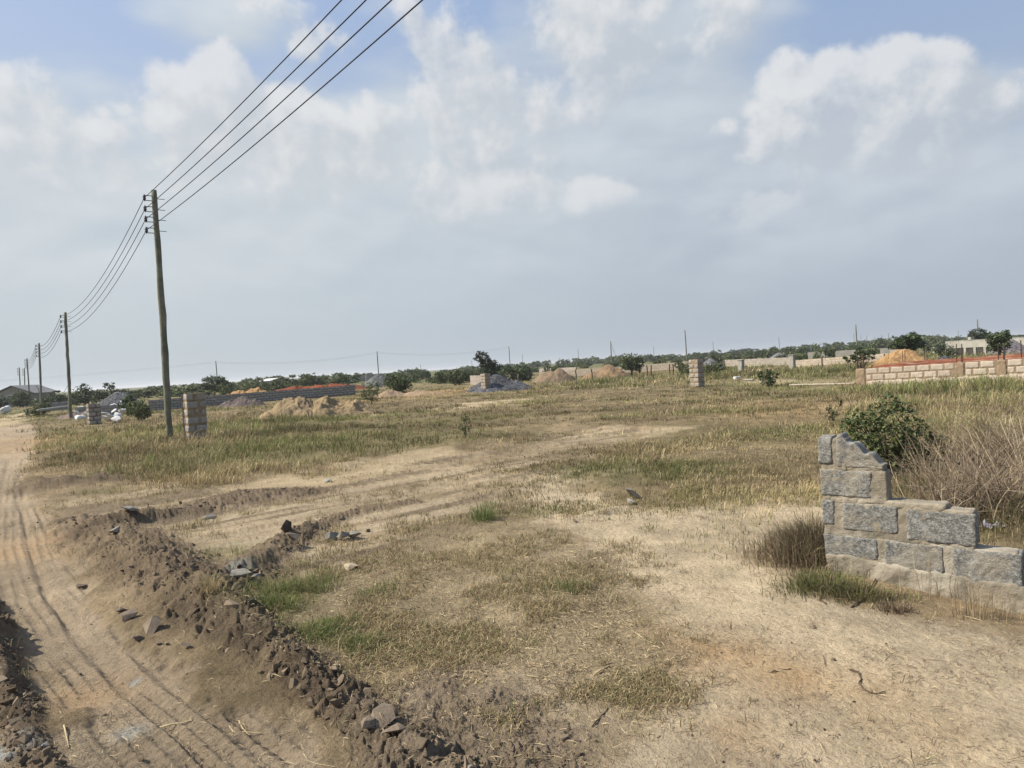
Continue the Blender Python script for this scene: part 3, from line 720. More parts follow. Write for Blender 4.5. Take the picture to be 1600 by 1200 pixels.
AB = (B0 - A0)[:2]; LW = float(np.hypot(*AB)); ub = AB / LW; nrm_ = np.array([-ub[1], ub[0]])      # nrm_ points away from the viewer
def wall_uz(px, py):
    d = ray(px, py); t = ((A0[:2] - EYE[:2]) @ nrm_) / (d[:2] @ nrm_); p = EYE + d * t; return float((p[:2] - A0[:2]) @ ub), float(p[2])
nw = empty('broken_block_wall', (A0[0], A0[1], 0), math.atan2(ub[1], ub[0]), 'stepped broken end of a porous grey block wall in the sandy foreground', 'wall')
TH = .145
blk = [((1279, 683), (1299, 723)), ((1308, 683), (1378, 730)), ((1283, 736), (1361, 775)), ((1286, 782), (1303, 818)), ((1318, 790), (1402, 830)), ((1418, 801), (1524, 848)),
       ((1289, 839), (1370, 870)), ((1384, 850), (1473, 895)), ((1491, 862), (1597, 921))]
mbk = MB()
for q, ((x0, y0), (x1, y1)) in enumerate(blk):
    ym, xm = (y0 + y1) / 2, (x0 + x1) / 2
    ua = wall_uz(x0, ym)[0]; ub_ = wall_uz(x1, ym)[0]; zt = wall_uz(xm, y0)[1]; zb = wall_uz(xm, y1)[1]
    top = None
    if q == 1:
        zl, zr = zt, zb + .035
        top = lambda X, a=ua, b=ub_, zl=zl, zr=zr: np.clip(zl - (zl - zr) * np.clip((X - a) / (b - a) - .12, 0, 1) / .88 + .012 * np.sin(X * 60) + .014 * fbm(X * 30, X * 0, 2, 5), zr - .03, zl + .02)
    mbk.rough(ua - .004, ub_ + .004, -.0055, TH - .006, zb - .004, zt + .004, .010, .0045, .010, 30 + q, top)
mbk.build('blockwork', M_nb, nw, True)
mm = MB()
def mortar_strip(xa, xb, yt, yb, xm=None, proud=-.004, amp=.006, seed=0, top=None, back=0.0):
    ym = (yt + yb) / 2; ua = wall_uz(xa, ym)[0]; ub_ = wall_uz(xb, ym)[0]; zt = wall_uz((xa + xb) / 2, yt)[1]; zb = wall_uz((xa + xb) / 2, yb)[1]
    mm.rough(ua, ub_, proud, TH - .012 + back, zb, zt, .013, amp, .012, seed, top); return ua, ub_, zb, zt
z_c2 = wall_uz(1283, 732)[1]; z_c3 = wall_uz(1283, 779)[1]; z_c4 = wall_uz(1289, 834)[1]; z_f = wall_uz(1289, 868)[1]
u_top = wall_uz(1380, 725)[0]; u_2 = wall_uz(1386, 756)[0]; u_3 = wall_uz(1522, 825)[0]; u_4 = wall_uz(1592, 890)[0]; u_l = wall_uz(1478, 790)[0]
zt1 = wall_uz(1300, 684)[1]
mm.rough(-.005, wall_uz(1322, 700)[0], .0, TH - .012, z_c2 - .01, zt1 - .004, .010, .0042, .012, 61)
mm.rough(wall_uz(1315, 725)[0], u_top, .002, TH - .012, z_c2 - .01, z_c2 + .035, .010, .0042, .012, 62)
mm.rough(-.003, u_2, .0005, TH - .008, z_c3 - .01, z_c2 + .004, .010, .0042, .010, 63)
mm.rough(-.003, u_l, .000, TH - .006, z_c3 - .03, z_c3 + .018, .010, .0048, .012, 64)
mm.rough(-.003, u_3, .0008, TH - .010, z_c4 - .01, z_c3 - .012, .010, .0042, .012, 65)
mm.rough(-.003, u_4, .0010, TH - .010, z_f - .03, z_c4 + .006, .010, .0042, .012, 66)
mm.build('mortar', M_nm, nw, True)
mf = MB(); mf.rough(.002, u_4 + .12, -.012, TH + .02, -.40, z_f + .022, .016, .008, .02, 67, lambda X: z_f + .022 - .055 * np.clip((X - .2) / 1.0, 0, 1) + .02 * fbm(X * 6, X * 0, 3, 8)); mf.build('footing', M_nm, nw, True)

# ------------------------------------------------------------------ right hand brick foundation
Aw = H(1338, 601); Bw = Aw[:2] + np.array([.66, -.75]) * 9.5
SLO = .030; HW = .66; Ls, rzw = frame_between(Aw, Bw)
fe = empty('foundation_wall', (Aw[0], Aw[1], gz(Aw[0], Aw[1])), rzw, 'low tan block foundation wall with red earth piled behind it', 'wall')
m = MB(); m.add([(0, 0, -.15), (Ls, 0, -.5), (Ls, .2, -.5), (0, .2, -.15), (0, 0, HW - .015), (Ls, 0, HW - .015 + SLO * Ls), (Ls, .2, HW - .015 + SLO * Ls), (0, .2, HW - .015)],
                [(0, 3, 2, 1), (4, 5, 6, 7), (0, 1, 5, 4), (1, 2, 6, 5), (2, 3, 7, 6), (3, 0, 4, 7)]); m.build('mortar', M_mud, fe)
def u_at(px):                                   # distance along the foundation at a picture column
    d = ray(px, 585); a = np.array([[math.cos(rzw), -d[0]], [math.sin(rzw), -d[1]]]); s_ = np.linalg.solve(a, -Aw[:2] + EYE[:2]); return float(s_[0])
cols = [(u_at(1338), u_at(1352)), (u_at(1493), u_at(1507)), (u_at(1558), u_at(1573))]
b = MB(); r_ = random.Random(5); spans = [(cols[0][1] + .03, cols[1][0] - .03), (cols[1][1] + .03, cols[2][0] - .03), (cols[2][1] + .03, Ls)]
for (a, c) in spans:
    for k in range(2):
        x = a - (.24 if k == 1 else 0)
        while x < c:
            p, q = max(a, x) + .02, min(x + .47, c) - .02
            if q - p > .08:
                dz = SLO * (p + q) / 2; b.rough(p, q, -.008, .21, HW - .26 * (k + 1) + .025 + dz, HW - .26 * k - .012 + dz, .04, .007, .010, int(x * 50) + k)
            x += .49
b.build('blockwork', M_blockt, fe, True)
b = MB(); b.rough(cols[0][1] + .02, Ls, -.06, .24, -.4, HW - .53, .07, .03, .05, 9, lambda X: HW - .54 + SLO * X + .05 * fbm(X * 3, X * 0, 3, 3)); b.build('footing', M_blockt, fe, True)
for k, (a, c) in enumerate(cols):
    b = MB(); b.rough(a, c, -.03, .23, -.3, HW + SLO * a + .01, .04, .012, .03, 70 + k); b.build('column', M_mud, fe, True)
def rods(parent, pts, h, rad=.012, name='rebar'):
    for (x, y, z, dx) in pts:
        m = MB(); m.tube([(x, y, z), (x + dx * .5, y, z + h * .5), (x + dx, y + .01, z + h)], rad, 5); m.build(name, M_rust, parent)
for k, (a, c) in enumerate(cols):
    zc = HW + SLO * a
    rods(fe, [(a + .05, .02, zc - .02, .01), (c - .05, .02, zc - .02, -.01), ((a + c) / 2 + .03, .17, zc - .02, .015)], (.62, .74, .66)[k], .017)
rods(fe, [(u_at(1596), .1, HW + SLO * 8 - .02, -.01)], .62, .02)
for px, py, d, n_, lab in ((1411, 571, 36, 2, 'pair of rusty rods standing at the left foot of the orange sand heap'), (1445, 568, 35, 2, 'pair of rusty rods standing in front of the orange sand heap')):
    p = dp(px, py, d); e = empty('rebar_column', (p[0], p[1], .62), 0, lab, 'rebar'); rods(e, [(0, 0, 0, .0), (.14, .05, 0, .02)], .62, .016, 'rod')

# ------------------------------------------------------------------ heaps of sand, soil and gravel
def heap_mat(name, bs, bd, strength=.8, gravel=False):
    m, n, b, o = newmat(name); a = n.n('ShaderNodeAttribute', attribute_name='col'); oc = objcoord(n)
    k = n.m('MULTIPLY_ADD', n.noise(oc, 3, 7, .65), 1.0, .5)
    if gravel:
        v = n.n('ShaderNodeTexVoronoi'); n.l(oc, v.inputs['Vector']); v.inputs['Scale'].default_value = 11.0
        s_ = n.n('ShaderNodeSeparateColor'); n.l(v.outputs['Color'], s_.inputs[0]); k = n.m('MULTIPLY', k, n.m('MULTIPLY_ADD', s_.outputs[1], 1.5, .25))
    cb = n.n('ShaderNodeCombineXYZ'); [n.l(k, cb.inputs[q]) for q in range(3)]
    n.l(n.mix(1.0, a.outputs['Color'], cb.outputs[0], 'MULTIPLY'), b.inputs['Base Color']); bump(n, b, n.noise(oc, bs, 7, .72), strength, bd); return m
M_sand = heap_mat('heap_earth', 5, .16, 1.0); M_grav = heap_mat('heap_gravel', 11, .12, 1.0, True)
def clump_(X, Y, seed):
    z = np.zeros(X.shape)
    for sc_, am in ((2.2, .30), (4.5, .18)):
        f1, f2, cid, dx, dy = worley(X * sc_, Y * sc_, seed * 3 + 5); z = z + am * (cid - .4) * ss(f2 - f1, 0, .25)
    return z
def heap(name, px, py, wpx, h, depth, label, cat, c, c2, mat, seed, peaks=None, lump=.10, d=None, rz=0.0, group=None, zoff=0.0, grp=None):
    cpt = H(px, py) if d is None else dp(px, py, d); Y = cpt[1]; rx = wpx / FPX * Y / 2; ry = depth
    na, nr = 150, 60; a = np.linspace(0, 2 * math.pi, na, endpoint=False); r = np.linspace(0, 1.12, nr)[1:]
    A_, R_ = np.meshgrid(a, r); R_ = R_ * (1 + .0 * A_); X = (np.cos(A_) * R_ * rx).ravel(); Yy = (np.sin(A_) * R_ * ry).ravel(); X = np.append(X, 0); Yy = np.append(Yy, 0)
    q = np.zeros(X.shape)
    for (cx, cy, s, hh) in (peaks or [(0, 0, 1, 1)]):
        dd = np.hypot((X - cx * rx) / (rx * s), (Yy - cy * ry) / (ry * max(s, .6)))
        dd = dd * (1 + .16 * fbm(np.arctan2(Yy, X) * 1.3 + seed, dd * 1.2, 3, seed))
        q = np.maximum(q, hh * np.clip(1.02 - np.sqrt(dd ** 2 + .02), -.1, 1))
    edge = ss(np.hypot(X / rx, Yy / ry), 1.1, .7)
    Z = h * q * 1.05 + lump * h * fbm(X * 1.6, Yy * 1.6 + seed, 5, seed, .62) * edge + lump * .3 * h * np.abs(fbm(X * 6, Yy * 6, 3, seed + 3)) * edge + clump_(X, Yy, seed) * lump * .75 * edge - .06 * (1 - edge)
    idx = lambda k, q_: k * na + q_ % na
    F = [(idx(k, q_), idx(k, q_ + 1), idx(k + 1, q_ + 1), idx(k + 1, q_)) for k in range(nr - 2) for q_ in range(na)]
    F = [f for f in F] + [(len(X) - 1, idx(0, q_), idx(0, q_ + 1), len(X) - 1)[:3] for q_ in range(na)]
    t = np.clip(.5 + 1.6 * fbm(X / rx * 2.2 + 3, Yy / rx * 2.2, 4, seed + 9, .6), 0, 1)[:, None]
    C = np.array(c)[None] * t + np.array(c2)[None] * (1 - t)
    o = link_mesh(name, np.stack([X, Yy, Z], 1), F, mat, None, C, True)
    o.location = (cpt[0], cpt[1] + ry * .55, gz(cpt[0], cpt[1] + ry * .55) - .02 + zoff); o.rotation_euler = (0, 0, rz)
    return tag(o, label, cat, group)
TAN, TAN2 = (.36, .265, .150), (.23, .175, .110); ORG, ORG2 = (.37, .225, .105), (.28, .17, .085); RED, RED2 = (.25, .078, .036), (.17, .056, .030); SOIL, SOIL2 = (.23, .165, .105), (.155, .118, .085); GR, GR2 = (.098, .100, .108), (.060, .062, .070)
heap('sand_heap', 482, 652, 178, .88, 1.7, 'lumpy tan soil heap with a pale sandy peak, long tail to the right', 'soil heap', TAN, TAN2, M_sand, 1, [(-.28, 0, .80, 1.0), (.12, .05, .75, .85), (.50, .1, .65, .72), (-.65, -.2, .5, .40), (.75, .1, .4, .5)], .42)
heap('gravel_heap', 782, 611, 116, 1.18, 3.0, 'dark blue grey gravel heap behind the slim pillar', 'gravel heap', GR, GR2, M_grav, 2, [(-.12, 0, .85, 1.0), (.42, 0, .6, .55)], .05)
heap('gravel_heap', 786, 594, 34, 1.0, 2.0, 'small gravel mound peeking over the dark gravel heap', 'gravel heap', GR, GR2, M_grav, 3, None, .05, d=88)
heap('soil_heap', 868, 602, 82, 1.25, 2.4, 'dull brown soil heap, lower of two beside the long tan wall', 'soil heap', SOIL, SOIL2, M_sand, 4, [(-.2, 0, .75, .9), (.2, 0, .7, 1)], .08, d=60)
heap('soil_heap', 952, 597, 96, 1.40, 2.6, 'reddish orange soil heap with grassy foot against the long tan wall', 'soil heap', (.29, .19, .105), (.21, .145, .09), M_sand, 5, [(.08, 0, .75, 1), (-.4, 0, .5, .5)], .09, d=61)
heap('sand_heap', 1424, 577, 106, 1.42, 2.4, 'big orange sand heap beside a small tree, behind rusty rods', 'sand heap', ORG, ORG2, M_sand, 6, [(.12, 0, 1.0, 1.0), (-.2, 0, .8, .75), (.35, 0, .65, .92)], .14, d=41)
heap('gravel_heap', 1488, 574, 74, .80, 2.0, 'low blue grey gravel heap at the foot of the orange sand heap', 'gravel heap', GR, GR2, M_grav, 7, [(.2, 0, .8, 1), (-.3, 0, .6, .6)], .06, d=40)
heap('gravel_heap', 1598, 560, 60, 1.55, 2.6, 'purple grey gravel heap cut by the right edge', 'gravel heap', (.16, .145, .16), (.11, .10, .11), M_grav, 8, None, .05, d=55)
heap('sand_heap', 375, 618, 96, 1.05, 2.0, 'flat orange sand heap behind the dark block wall', 'sand heap', ORG, (.42, .26, .13), M_sand, 9, [(-.1, 0, .9, .8), (.35, 0, .8, .95), (-.55, 0, .6, .5)], .25, d=56, zoff=.10)
heap('laterite_heap', 492, 612, 150, .60, 2.2, 'long strip of dark red earth behind the dark block wall', 'soil heap', RED, RED2, M_sand, 10, [(-.5, 0, .9, .9), (0, 0, .9, .9), (.4, 0, .9, 1.0), (.7, 0, .6, .8)], .35, d=64, zoff=.26)
heap('gravel_heap', 590, 610, 66, 1.75, 3.0, 'pale grey gravel heap behind leafy bushes', 'gravel heap', (.13, .13, .13), (.09, .09, .09), M_grav, 11, None, .04, d=84)
heap('gravel_heap', 172, 643, 76, 1.50, 2.4, 'rounded grey gravel heap behind the white rubble', 'gravel heap', (.13, .133, .137), (.09, .092, .096), M_grav, 12, [(0, 0, 1, 1), (.3, 0, .7, .9)], .05, d=58)
heap('soil_heap', 366, 636, 92, .72, 1.2, 'dark clods heaped against the dark block wall', 'soil heap', (.17, .135, .12), (.11, .09, .085), M_sand, 13, [(-.2, 0, .6, .7), (.2, 0, .7, 1), (.6, 0, .4, .6)], .25)
heap('soil_heap', 632, 634, 130, .50, 2.2, 'low reddish soil bank to the left of the dark gravel heap', 'soil heap', (.36, .25, .155), (.29, .21, .14), M_sand, 14, [(-.4, 0, .5, 1), (.3, 0, .7, .6)], .2, d=46)
heap('gravel_heap', 1115, 574, 44, 1.3, 2.0, 'dull grey gravel heap behind the lone meadow pillar', 'gravel heap', (.15, .147, .155), (.10, .098, .107), M_grav, 15, None, .05, d=76)
heap('gravel_heap', 1222, 566, 46, 1.35, 2.0, 'flat grey gravel heap beyond the cream posts', 'gravel heap', (.17, .17, .18), (.12, .12, .13), M_grav, 16, None, .05, d=100)
heap('rubble_heap', 115, 655, 100, .45, 1.2, 'dark reddish rubble heap at the foot of the second utility pole', 'rubble heap', (.25, .18, .155), (.16, .125, .115), M_sand, 17, [(-.3, 0, .6, .8), (.3, 0, .6, 1)], .3, d=42)
# red earth filling the foundation
def fill():
    nx, ny = 90, 40; u, v = np.meshgrid(np.linspace(.1, 9.4, nx), np.linspace(.21, 6.8, ny)); u, v = u.ravel(), v.ravel()
    X = Aw[0] + math.cos(rzw) * u - math.sin(rzw) * v; Y = Aw[1] + math.sin(rzw) * u + math.cos(rzw) * v
    Z = HW + SLO * u - .05 + .10 * ss(v, .2, 2.5) + .10 * np.abs(fbm(u * 1.6, v * 1.6, 4, 71, .6)); Z = np.where(v > 6.5, 0, Z); Z = np.where((u < .2) | (u > 9.3), 0, Z)
    i = np.arange(ny - 1)[:, None] * nx + np.arange(nx - 1)[None]; F = np.stack([i, i + 1, i + nx + 1, i + nx], -1).reshape(-1, 4)
    t = np.clip(.5 + 1.5 * fbm(u, v, 4, 73), 0, 1)[:, None]; C = np.array(RED) * t + np.array(RED2) * (1 - t); C = C + (np.array([.46, .30, .20]) - C) * (.55 * ss(fbm(u * .8, v * 2.5, 4, 75), .12, .3))[:, None]
    o = link_mesh('laterite_fill', np.stack([X, Y, Z], 1), F, M_sand, None, C, True); tag(o, 'bright red earth fill behind the low tan foundation wall', 'earth fill')
fill()

# ------------------------------------------------------------------ other walls far and near
def at(px, py, d): return dp(px, py, d)
# dark block wall at the left (runs away to the right, its face in shade)
W0 = H(233, 642); W1 = W0[:2] + np.array([.75, .66]) * 7.4
block_wall('block_wall', W0, W0[:2] + np.array([.75, .66]) * 15.5, .72, 4, (M_blockg, M_mortard), 'long dark block wall in shade behind the near pillar', thick=.2, seed=3, slope=.006, joint=.045)
block_wall('block_wall', at(843, 597, 78), at(1084, 583, 70), .72, 3, (M_blockt, M_mortar), 'long low tan wall behind the two soil heaps', seed=4, slope=.020, gap=.04)
block_wall('block_wall', at(735, 600, 69), at(757, 598, 65), .9, 4, (M_block, M_mortar), 'short whitish wall piece showing left of the slim pillar', seed=5)
block_wall('block_wall', at(790, 598, 75), at(826, 596, 70), .95, 4, (M_block, M_mortar), 'short whitish wall piece above the dark gravel heap', seed=6)
block_wall('block_wall', at(843, 588, 102), at(900, 584, 92), .95, 4, (M_block, M_mortar), 'pale wall with dark coping beyond the dull soil heap', seed=7)
block_wall('block_wall', at(1128, 572, 88), at(1234, 566, 74), .83, 4, (M_block, M_mortar), 'low pale coped wall running up to the cream posts', seed=8)
block_wall('block_wall', at(1243, 570, 66), at(1398, 562, 58), .62, 3, (M_blockt, M_mud), 'tan wall overgrown with dry grass between cream post and small tree', seed=9, slope=.03)
block_wall('block_wall', at(1262, 560, 118), at(1395, 552, 112), .98, 4, (M_cream, M_cream), 'long white wall behind bushes left of the orange sand heap', seed=10)
block_wall('block_wall', at(1392, 572, 46), at(1410, 572, 45), 1.25, 5, (M_block, M_mortar), 'raw end of a stepped wall left of the orange sand heap', seed=11, blk=.36)
for px, py, h, lab in ((1158, 572, .95, 'shorter cream post in the green meadow'), (1238, 567, 1.15, 'taller cream post where the low walls meet')):
    d = 58; p = at(px, py, d); e = empty('gate_post', (p[0], p[1], gz(p[0], p[1])), RZP, lab, 'post', 'cream posts in the meadow')
    m = MB(); m.rough(-.2, .2, -.2, .2, -.1, h, .06, .008, .02, 5); m.build('shaft', M_cream, e, True); m = MB(); m.rough(-.24, .24, -.24, .24, h + .002, h + .08, .06, .006, .02, 6); m.build('cap', M_cream, e, True)
# long boundary wall with bays at the right
p0, p1 = at(1478, 555, 76), at(1640, 548, 62); L, rz = frame_between(p0, p1)
e = empty('boundary_wall', (p0[0], p0[1], 0), rz, 'long cream boundary wall with dark bays along its foot', 'wall')
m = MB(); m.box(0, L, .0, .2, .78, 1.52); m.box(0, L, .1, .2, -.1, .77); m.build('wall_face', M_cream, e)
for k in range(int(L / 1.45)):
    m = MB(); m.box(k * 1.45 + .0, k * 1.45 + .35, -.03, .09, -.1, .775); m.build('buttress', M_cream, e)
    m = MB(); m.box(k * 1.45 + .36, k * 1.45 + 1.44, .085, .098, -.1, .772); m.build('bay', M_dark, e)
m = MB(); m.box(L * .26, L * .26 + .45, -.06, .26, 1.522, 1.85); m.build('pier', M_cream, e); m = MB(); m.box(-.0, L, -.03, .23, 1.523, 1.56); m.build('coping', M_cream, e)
# fence stubs along the tan wall and near the meadow
stubs = [(900, 590, 62), (925, 590, 60), (1012, 588, 62), (1018, 588, 62), (1047, 585, 60), (1052, 585, 60), (1285, 572, 56), (1383, 572, 50), (1030, 575, 72), (1054, 573, 72)]
labs = ['stub post by the right foot of the dull soil heap', 'stub post between the two soil heaps', 'left of a stub pair before the long tan wall', 'right of a stub pair before the long tan wall', 'thick stub post left of the meadow pillar', 'thin stub post left of the meadow pillar', 'dark stub post in grass right of the cream post', 'dark stub post by the raw wall end', 'small far stub on top of the long tan wall', 'small stub nearest the pillar on top of the tan wall']
for (px, py, d), lb in zip(stubs, labs):
    p = at(px, py, d); m = MB(); hh = .95 if d < 70 else 1.1; r_ = random.Random(px)
    m.tube([(0, 0, -.1), (r_.uniform(-.03, .03), 0, hh * .5), (r_.uniform(-.05, .05), 0, hh)], [.06, .055, .05], 6); o = m.build('fence_stub', M_rust); o.location = (p[0], p[1], gz(p[0], p[1])); tag(o, 'dark ' + lb if not lb.startswith(('dark', 'thick', 'thin', 'small', 'left', 'right')) else lb, 'post', 'stub posts along the far plots')
# low concrete beam behind the left poles, pale kerb slabs in the meadow
def slab(name, pa, pb, w_, h_, mat, lab, cat, seed, z=0.0, group=None):
    L, rz = frame_between(pa, pb); m = MB(); m.rough(0, L, 0, w_, 0, h_, max(.05, L / 60), .01, min(.03, h_ * .3), seed); o = m.build(name, mat, None, True)
    o.location = (pa[0], pa[1], gz(pa[0], pa[1]) + z); o.rotation_euler = (0, 0, rz); return tag(o, lab, cat, group)
slab('concrete_beam', at(66, 648, 46), at(110, 642, 52), .3, .16, M_cream, 'low pale concrete beam lying behind the left poles', 'beam', 3, .42)
block_wall('block_wall', at(62, 644, 60), at(112, 640, 64), .75, 3, (M_blockg, M_mortard), 'dark mossy wall behind the low concrete beam', seed=12)
slab('kerb_slab', H(1233, 603), H(1335, 601), .3, .07, M_blockt, 'long pale slab edge lying left of the foundation wall', 'slab', 4)
slab('kerb_slab', H(1161, 595), H(1176, 595), .25, .09, M_cream, 'short pale slab lying in the meadow grass', 'slab', 5)
slab('block_scrap', H(1150, 594), H(1158, 593), .2, .2, M_white, 'whitish block lump beside the short slab in the meadow', 'block', 6)

# ------------------------------------------------------------------ house, hut, far sheds
hp = at(22, 636, 92); e = empty('gable_house', (hp[0], hp[1], 0), R(8), 'grey gabled house half hidden by trees at the left edge', 'house')
M_roof = simple('metal_roof', (.22, .22, .22), (.16, .165, .17), 1.5); M_wallh = simple('house_render', (.33, .32, .30), (.27, .26, .24), 1.0)
m = MB(); W_, D_ = 4.6, 6.0; hw, hr = 1.70, 2.65
m.add([(-W_ / 2, 0, -.2), (W_ / 2, 0, -.2), (W_ / 2, 0, hw), (0, 0, hr), (-W_ / 2, 0, hw), (-W_ / 2, D_, -.2), (W_ / 2, D_, -.2), (W_ / 2, D_, hw), (0, D_, hr), (-W_ / 2, D_, hw)],
      [(0, 1, 2, 3, 4), (9, 8, 7, 6, 5), (1, 6, 7, 2), (5, 0, 4, 9)]); m.build('wall', M_wallh, e)
m = MB()
for s in (-1, 1):
    x1 = s * (W_ / 2 + .45); z1 = hw - .18
    m.add([(0, -.4, hr + .06), (x1, -.4, z1 + .06), (x1, D_ + .4, z1 + .06), (0, D_ + .4, hr + .06), (0, -.4, hr + .14), (x1, -.4, z1 + .14), (x1, D_ + .4, z1 + .14), (0, D_ + .4, hr + .14)],
          [(0, 1, 2, 3), (7, 6, 5, 4), (4, 5, 1, 0), (5, 6, 2, 1), (6, 7, 3, 2)])
m.build('roof', M_roof, e)
m = MB(); m.box(-.6, .35, -.03, .02, 1.28, 1.48); f = m.build('window', M_dark, e); m = MB(); m.box(-.65, .4, -.06, -.032, 1.46, 1.56); m.build('lintel', M_white, f)
def shed(px, py, d, wpx, h, lab, roofc=M_white):
    p = at(px, py, d); w_ = wpx / FPX * d; e = empty('shed', (p[0], p[1], 0), R(-6), lab, 'shed')
    m = MB(); m.box(-w_ / 2, w_ / 2, 0, 3, -.2, h - .25); m.build('wall', M_cream, e)
    m = MB(); m.add([(-w_ / 2 - .2, -.3, h - .24), (w_ / 2 + .2, -.3, h - .24), (w_ / 2 + .2, 3.3, h + .16), (-w_ / 2 - .2, 3.3, h + .16), (-w_ / 2 - .2, -.3, h - .18), (w_ / 2 + .2, -.3, h - .18), (w_ / 2 + .2, 3.3, h + .22), (-w_ / 2 - .2, 3.3, h + .22)],
                    [(0, 3, 2, 1), (4, 5, 6, 7), (0, 1, 5, 4), (1, 2, 6, 5), (2, 3, 7, 6), (3, 0, 4, 7)]); m.build('roof', roofc, e)
shed(414, 604, 120, 16, 1.60, 'small white roofed shed above the orange sand heap')
block_wall('block_wall', at(524, 597, 150), at(570, 592, 158), 1.3, 5, (M_cream, M_cream), 'far white wall seen left of the pale gravel heap', seed=13)
block_wall('block_wall', at(572, 592, 150), at(608, 590, 156), 1.55, 5, (M_cream, M_cream), 'far white wall rising behind the pale gravel heap', seed=14)
# white water drum / sack at far left
p = at(11, 641, 60); m = MB(); m.rough(-.36, .36, -.25, .25, 0, .52, .06, .04, .14, 4); o = m.build('white_sack', M_white, None, True); o.location = (p[0], p[1], .12); o.rotation_euler = (.1, -.35, .3); tag(o, 'bulging white sack standing tilted below the gabled house', 'sack')

# white broken slabs before the gravel heap at the left
protos = []
for i in range(5):
    V, F = rock_proto(700 + i, 2); protos.append((V, F))
r_ = random.Random(9)
spots = [(118, 648), (122, 653), (131, 645), (128, 652), (135, 650), (123, 642), (162, 649), (166, 644), (170, 652), (176, 646), (181, 651), (186, 640), (191, 636), (189, 647), (165, 655), (194, 645), (172, 640), (178, 655)]
meshes = []
for i, (V, F) in enumerate(protos):
    meshes.append(None)
for i, (px, py) in enumerate(spots):
    V, F = protos[i % 5]
    if meshes[i % 5] is None:
        o = link_mesh('white_slab', V * np.array([.26, .20, .13]), [tuple(f) for f in F], M_white); meshes[i % 5] = o
    else: o = meshes[i % 5].copy(); COL.objects.link(o)
    p = H(px, py + 4); o.location = (p[0], p[1] + .2, gz(p[0], p[1]) + .12 + (655 - py) * .022); s = r_.uniform(.8, 1.5); o.scale = (s, s, s * r_.uniform(.7, 1.3)); o.rotation_euler = (r_.uniform(-.7, .7), r_.uniform(-.7, .7), r_.uniform(0, 6))
    tag(o, 'broken white slab in the rubble before the grey gravel heap', 'rubble', 'white broken slabs in a heap')
block_wall('block_wall', at(118, 650, 44), at(198, 643, 45), .62, 3, (M_blockg, M_mortard), 'low grey block wall among the white rubble', seed=15)

# ------------------------------------------------------------------ utility poles and wires
M_pole = simple('weathered_pole', (.20, .20, .15), (.10, .105, .075), 2.5, bscale=18, bdist=.01)
M_iron = simple('black_iron', (.035, .035, .04), (.02, .02, .022), 12, .6, spec=.4); M_wire = simple('dark_wire', (.030, .030, .036), (.022, .022, .026), 3, .6)
LD = np.array([-.62, .79]); LD /= np.linalg.norm(LD); PERP = np.array([-LD[1], LD[0]]) * np.array([1, 1]); PERP = np.array([-.79, -.62])
def make_pole(px, base, top, d, label, nb=4, seed=0, r0_=.100, r1_=.075, lean=0.0, group='utility poles of the near line'):
    p = at(px, base, d); zb = gz(p[0], p[1]); tpx, tpy = top
    tp = dp(tpx, tpy, d); hgt = tp[2] - zb; off = (tp[0] - p[0])
    e = empty('utility_pole', (p[0], p[1], zb), 0, label, 'utility pole', group)
    r_ = np.random.default_rng(seed); n = 22 if d < 60 else 6; P = []; rad = []
    wb = np.cumsum(r_.normal(0, .012, n)); wb = wb - np.linspace(wb[0], wb[-1], n)
    for k in range(n):
        t = k / (n - 1); P.append((off * t + wb[k], wb[(k * 7) % n] * .6, -.3 + (hgt + .3) * t)); rad.append((r0_ + (r1_ - r0_) * t) * (1 + r_.normal(0, .05)))
    m = MB(); m.tube(P, rad, 12 if d < 60 else 6); m.build('post', M_pole, e, True)
    ends = []
    sp_ = (.24, .55, .84, 1.15)
    for k in range(nb):
        z = hgt - sp_[k]; x = off * (z / hgt)
        bx = MB(); c = np.array([x, 0, z]); v3 = np.array([PERP[0], PERP[1], 0])
        for dz in (.07, -.07): bx.tube([c + v3 * .06 + (0, 0, dz), c + v3 * .27 + (0, 0, dz)], .012 if d < 60 else .02, 5)
        bx.tube([c + v3 * .25 + (0, 0, -.10), c + v3 * .25 + (0, 0, .10)], .010, 5); bx.tube([c - v3 * .08, c - v3 * .27], .009, 4)
        b_ = bx.build('bracket', M_iron, e)
        ins = MB(); q = c + v3 * .25; ins.tube([q + (0, 0, -.055), q + (0, 0, -.035), q + (0, 0, -.012), q, q + (0, 0, .012), q + (0, 0, .035), q + (0, 0, .055)], [.028, .045, .042, .026, .042, .045, .028], 10); ins.build('insulator', M_iron, b_, True)
        ends.append(np.array([p[0], p[1], zb]) + q)
    if nb == 0: ends = [np.array([p[0] + off, p[1], zb + hgt - .15 - .3 * k]) for k in range(3)]
    return e, ends
poles = []
for (px, bs, tp, d, lab, sd) in ((265, 690, (240, 297), 20.1, 'tall weathered wooden utility pole nearest the camera beside a block pillar', 1), (111, 655, (102, 488), 42, 'second wooden utility pole, standing by the short grey pillar', 2),
                                 (66, 650, (61, 536), 64, 'third pole of the line, with a thin stay branch at its side', 3), (47, 640, (42, 560), 92, 'fourth pole of the line, darkest of the left cluster', 4),
                                 (40, 636, (38, 575), 118, 'thin pole between the two left cluster poles', 5), (34, 638, (30, 574), 112, 'outermost left pole of the line in front of the house', 6)):
    poles.append(make_pole(px, bs, tp, d, lab, seed=sd))
def wire(a, b, sag, rad, lab, group, n=28, name='overhead_wire'):
    P = []
    for k in range(n + 1):
        t = k / n; q = a * (1 - t) + b * t; q = q - np.array([0, 0, sag * 4 * t * (1 - t)]); P.append(q)
    m = MB(); m.tube(P, rad, 5, cap=False); o = m.build(name, M_wire, None, True); return tag(o, lab, 'wire', group)
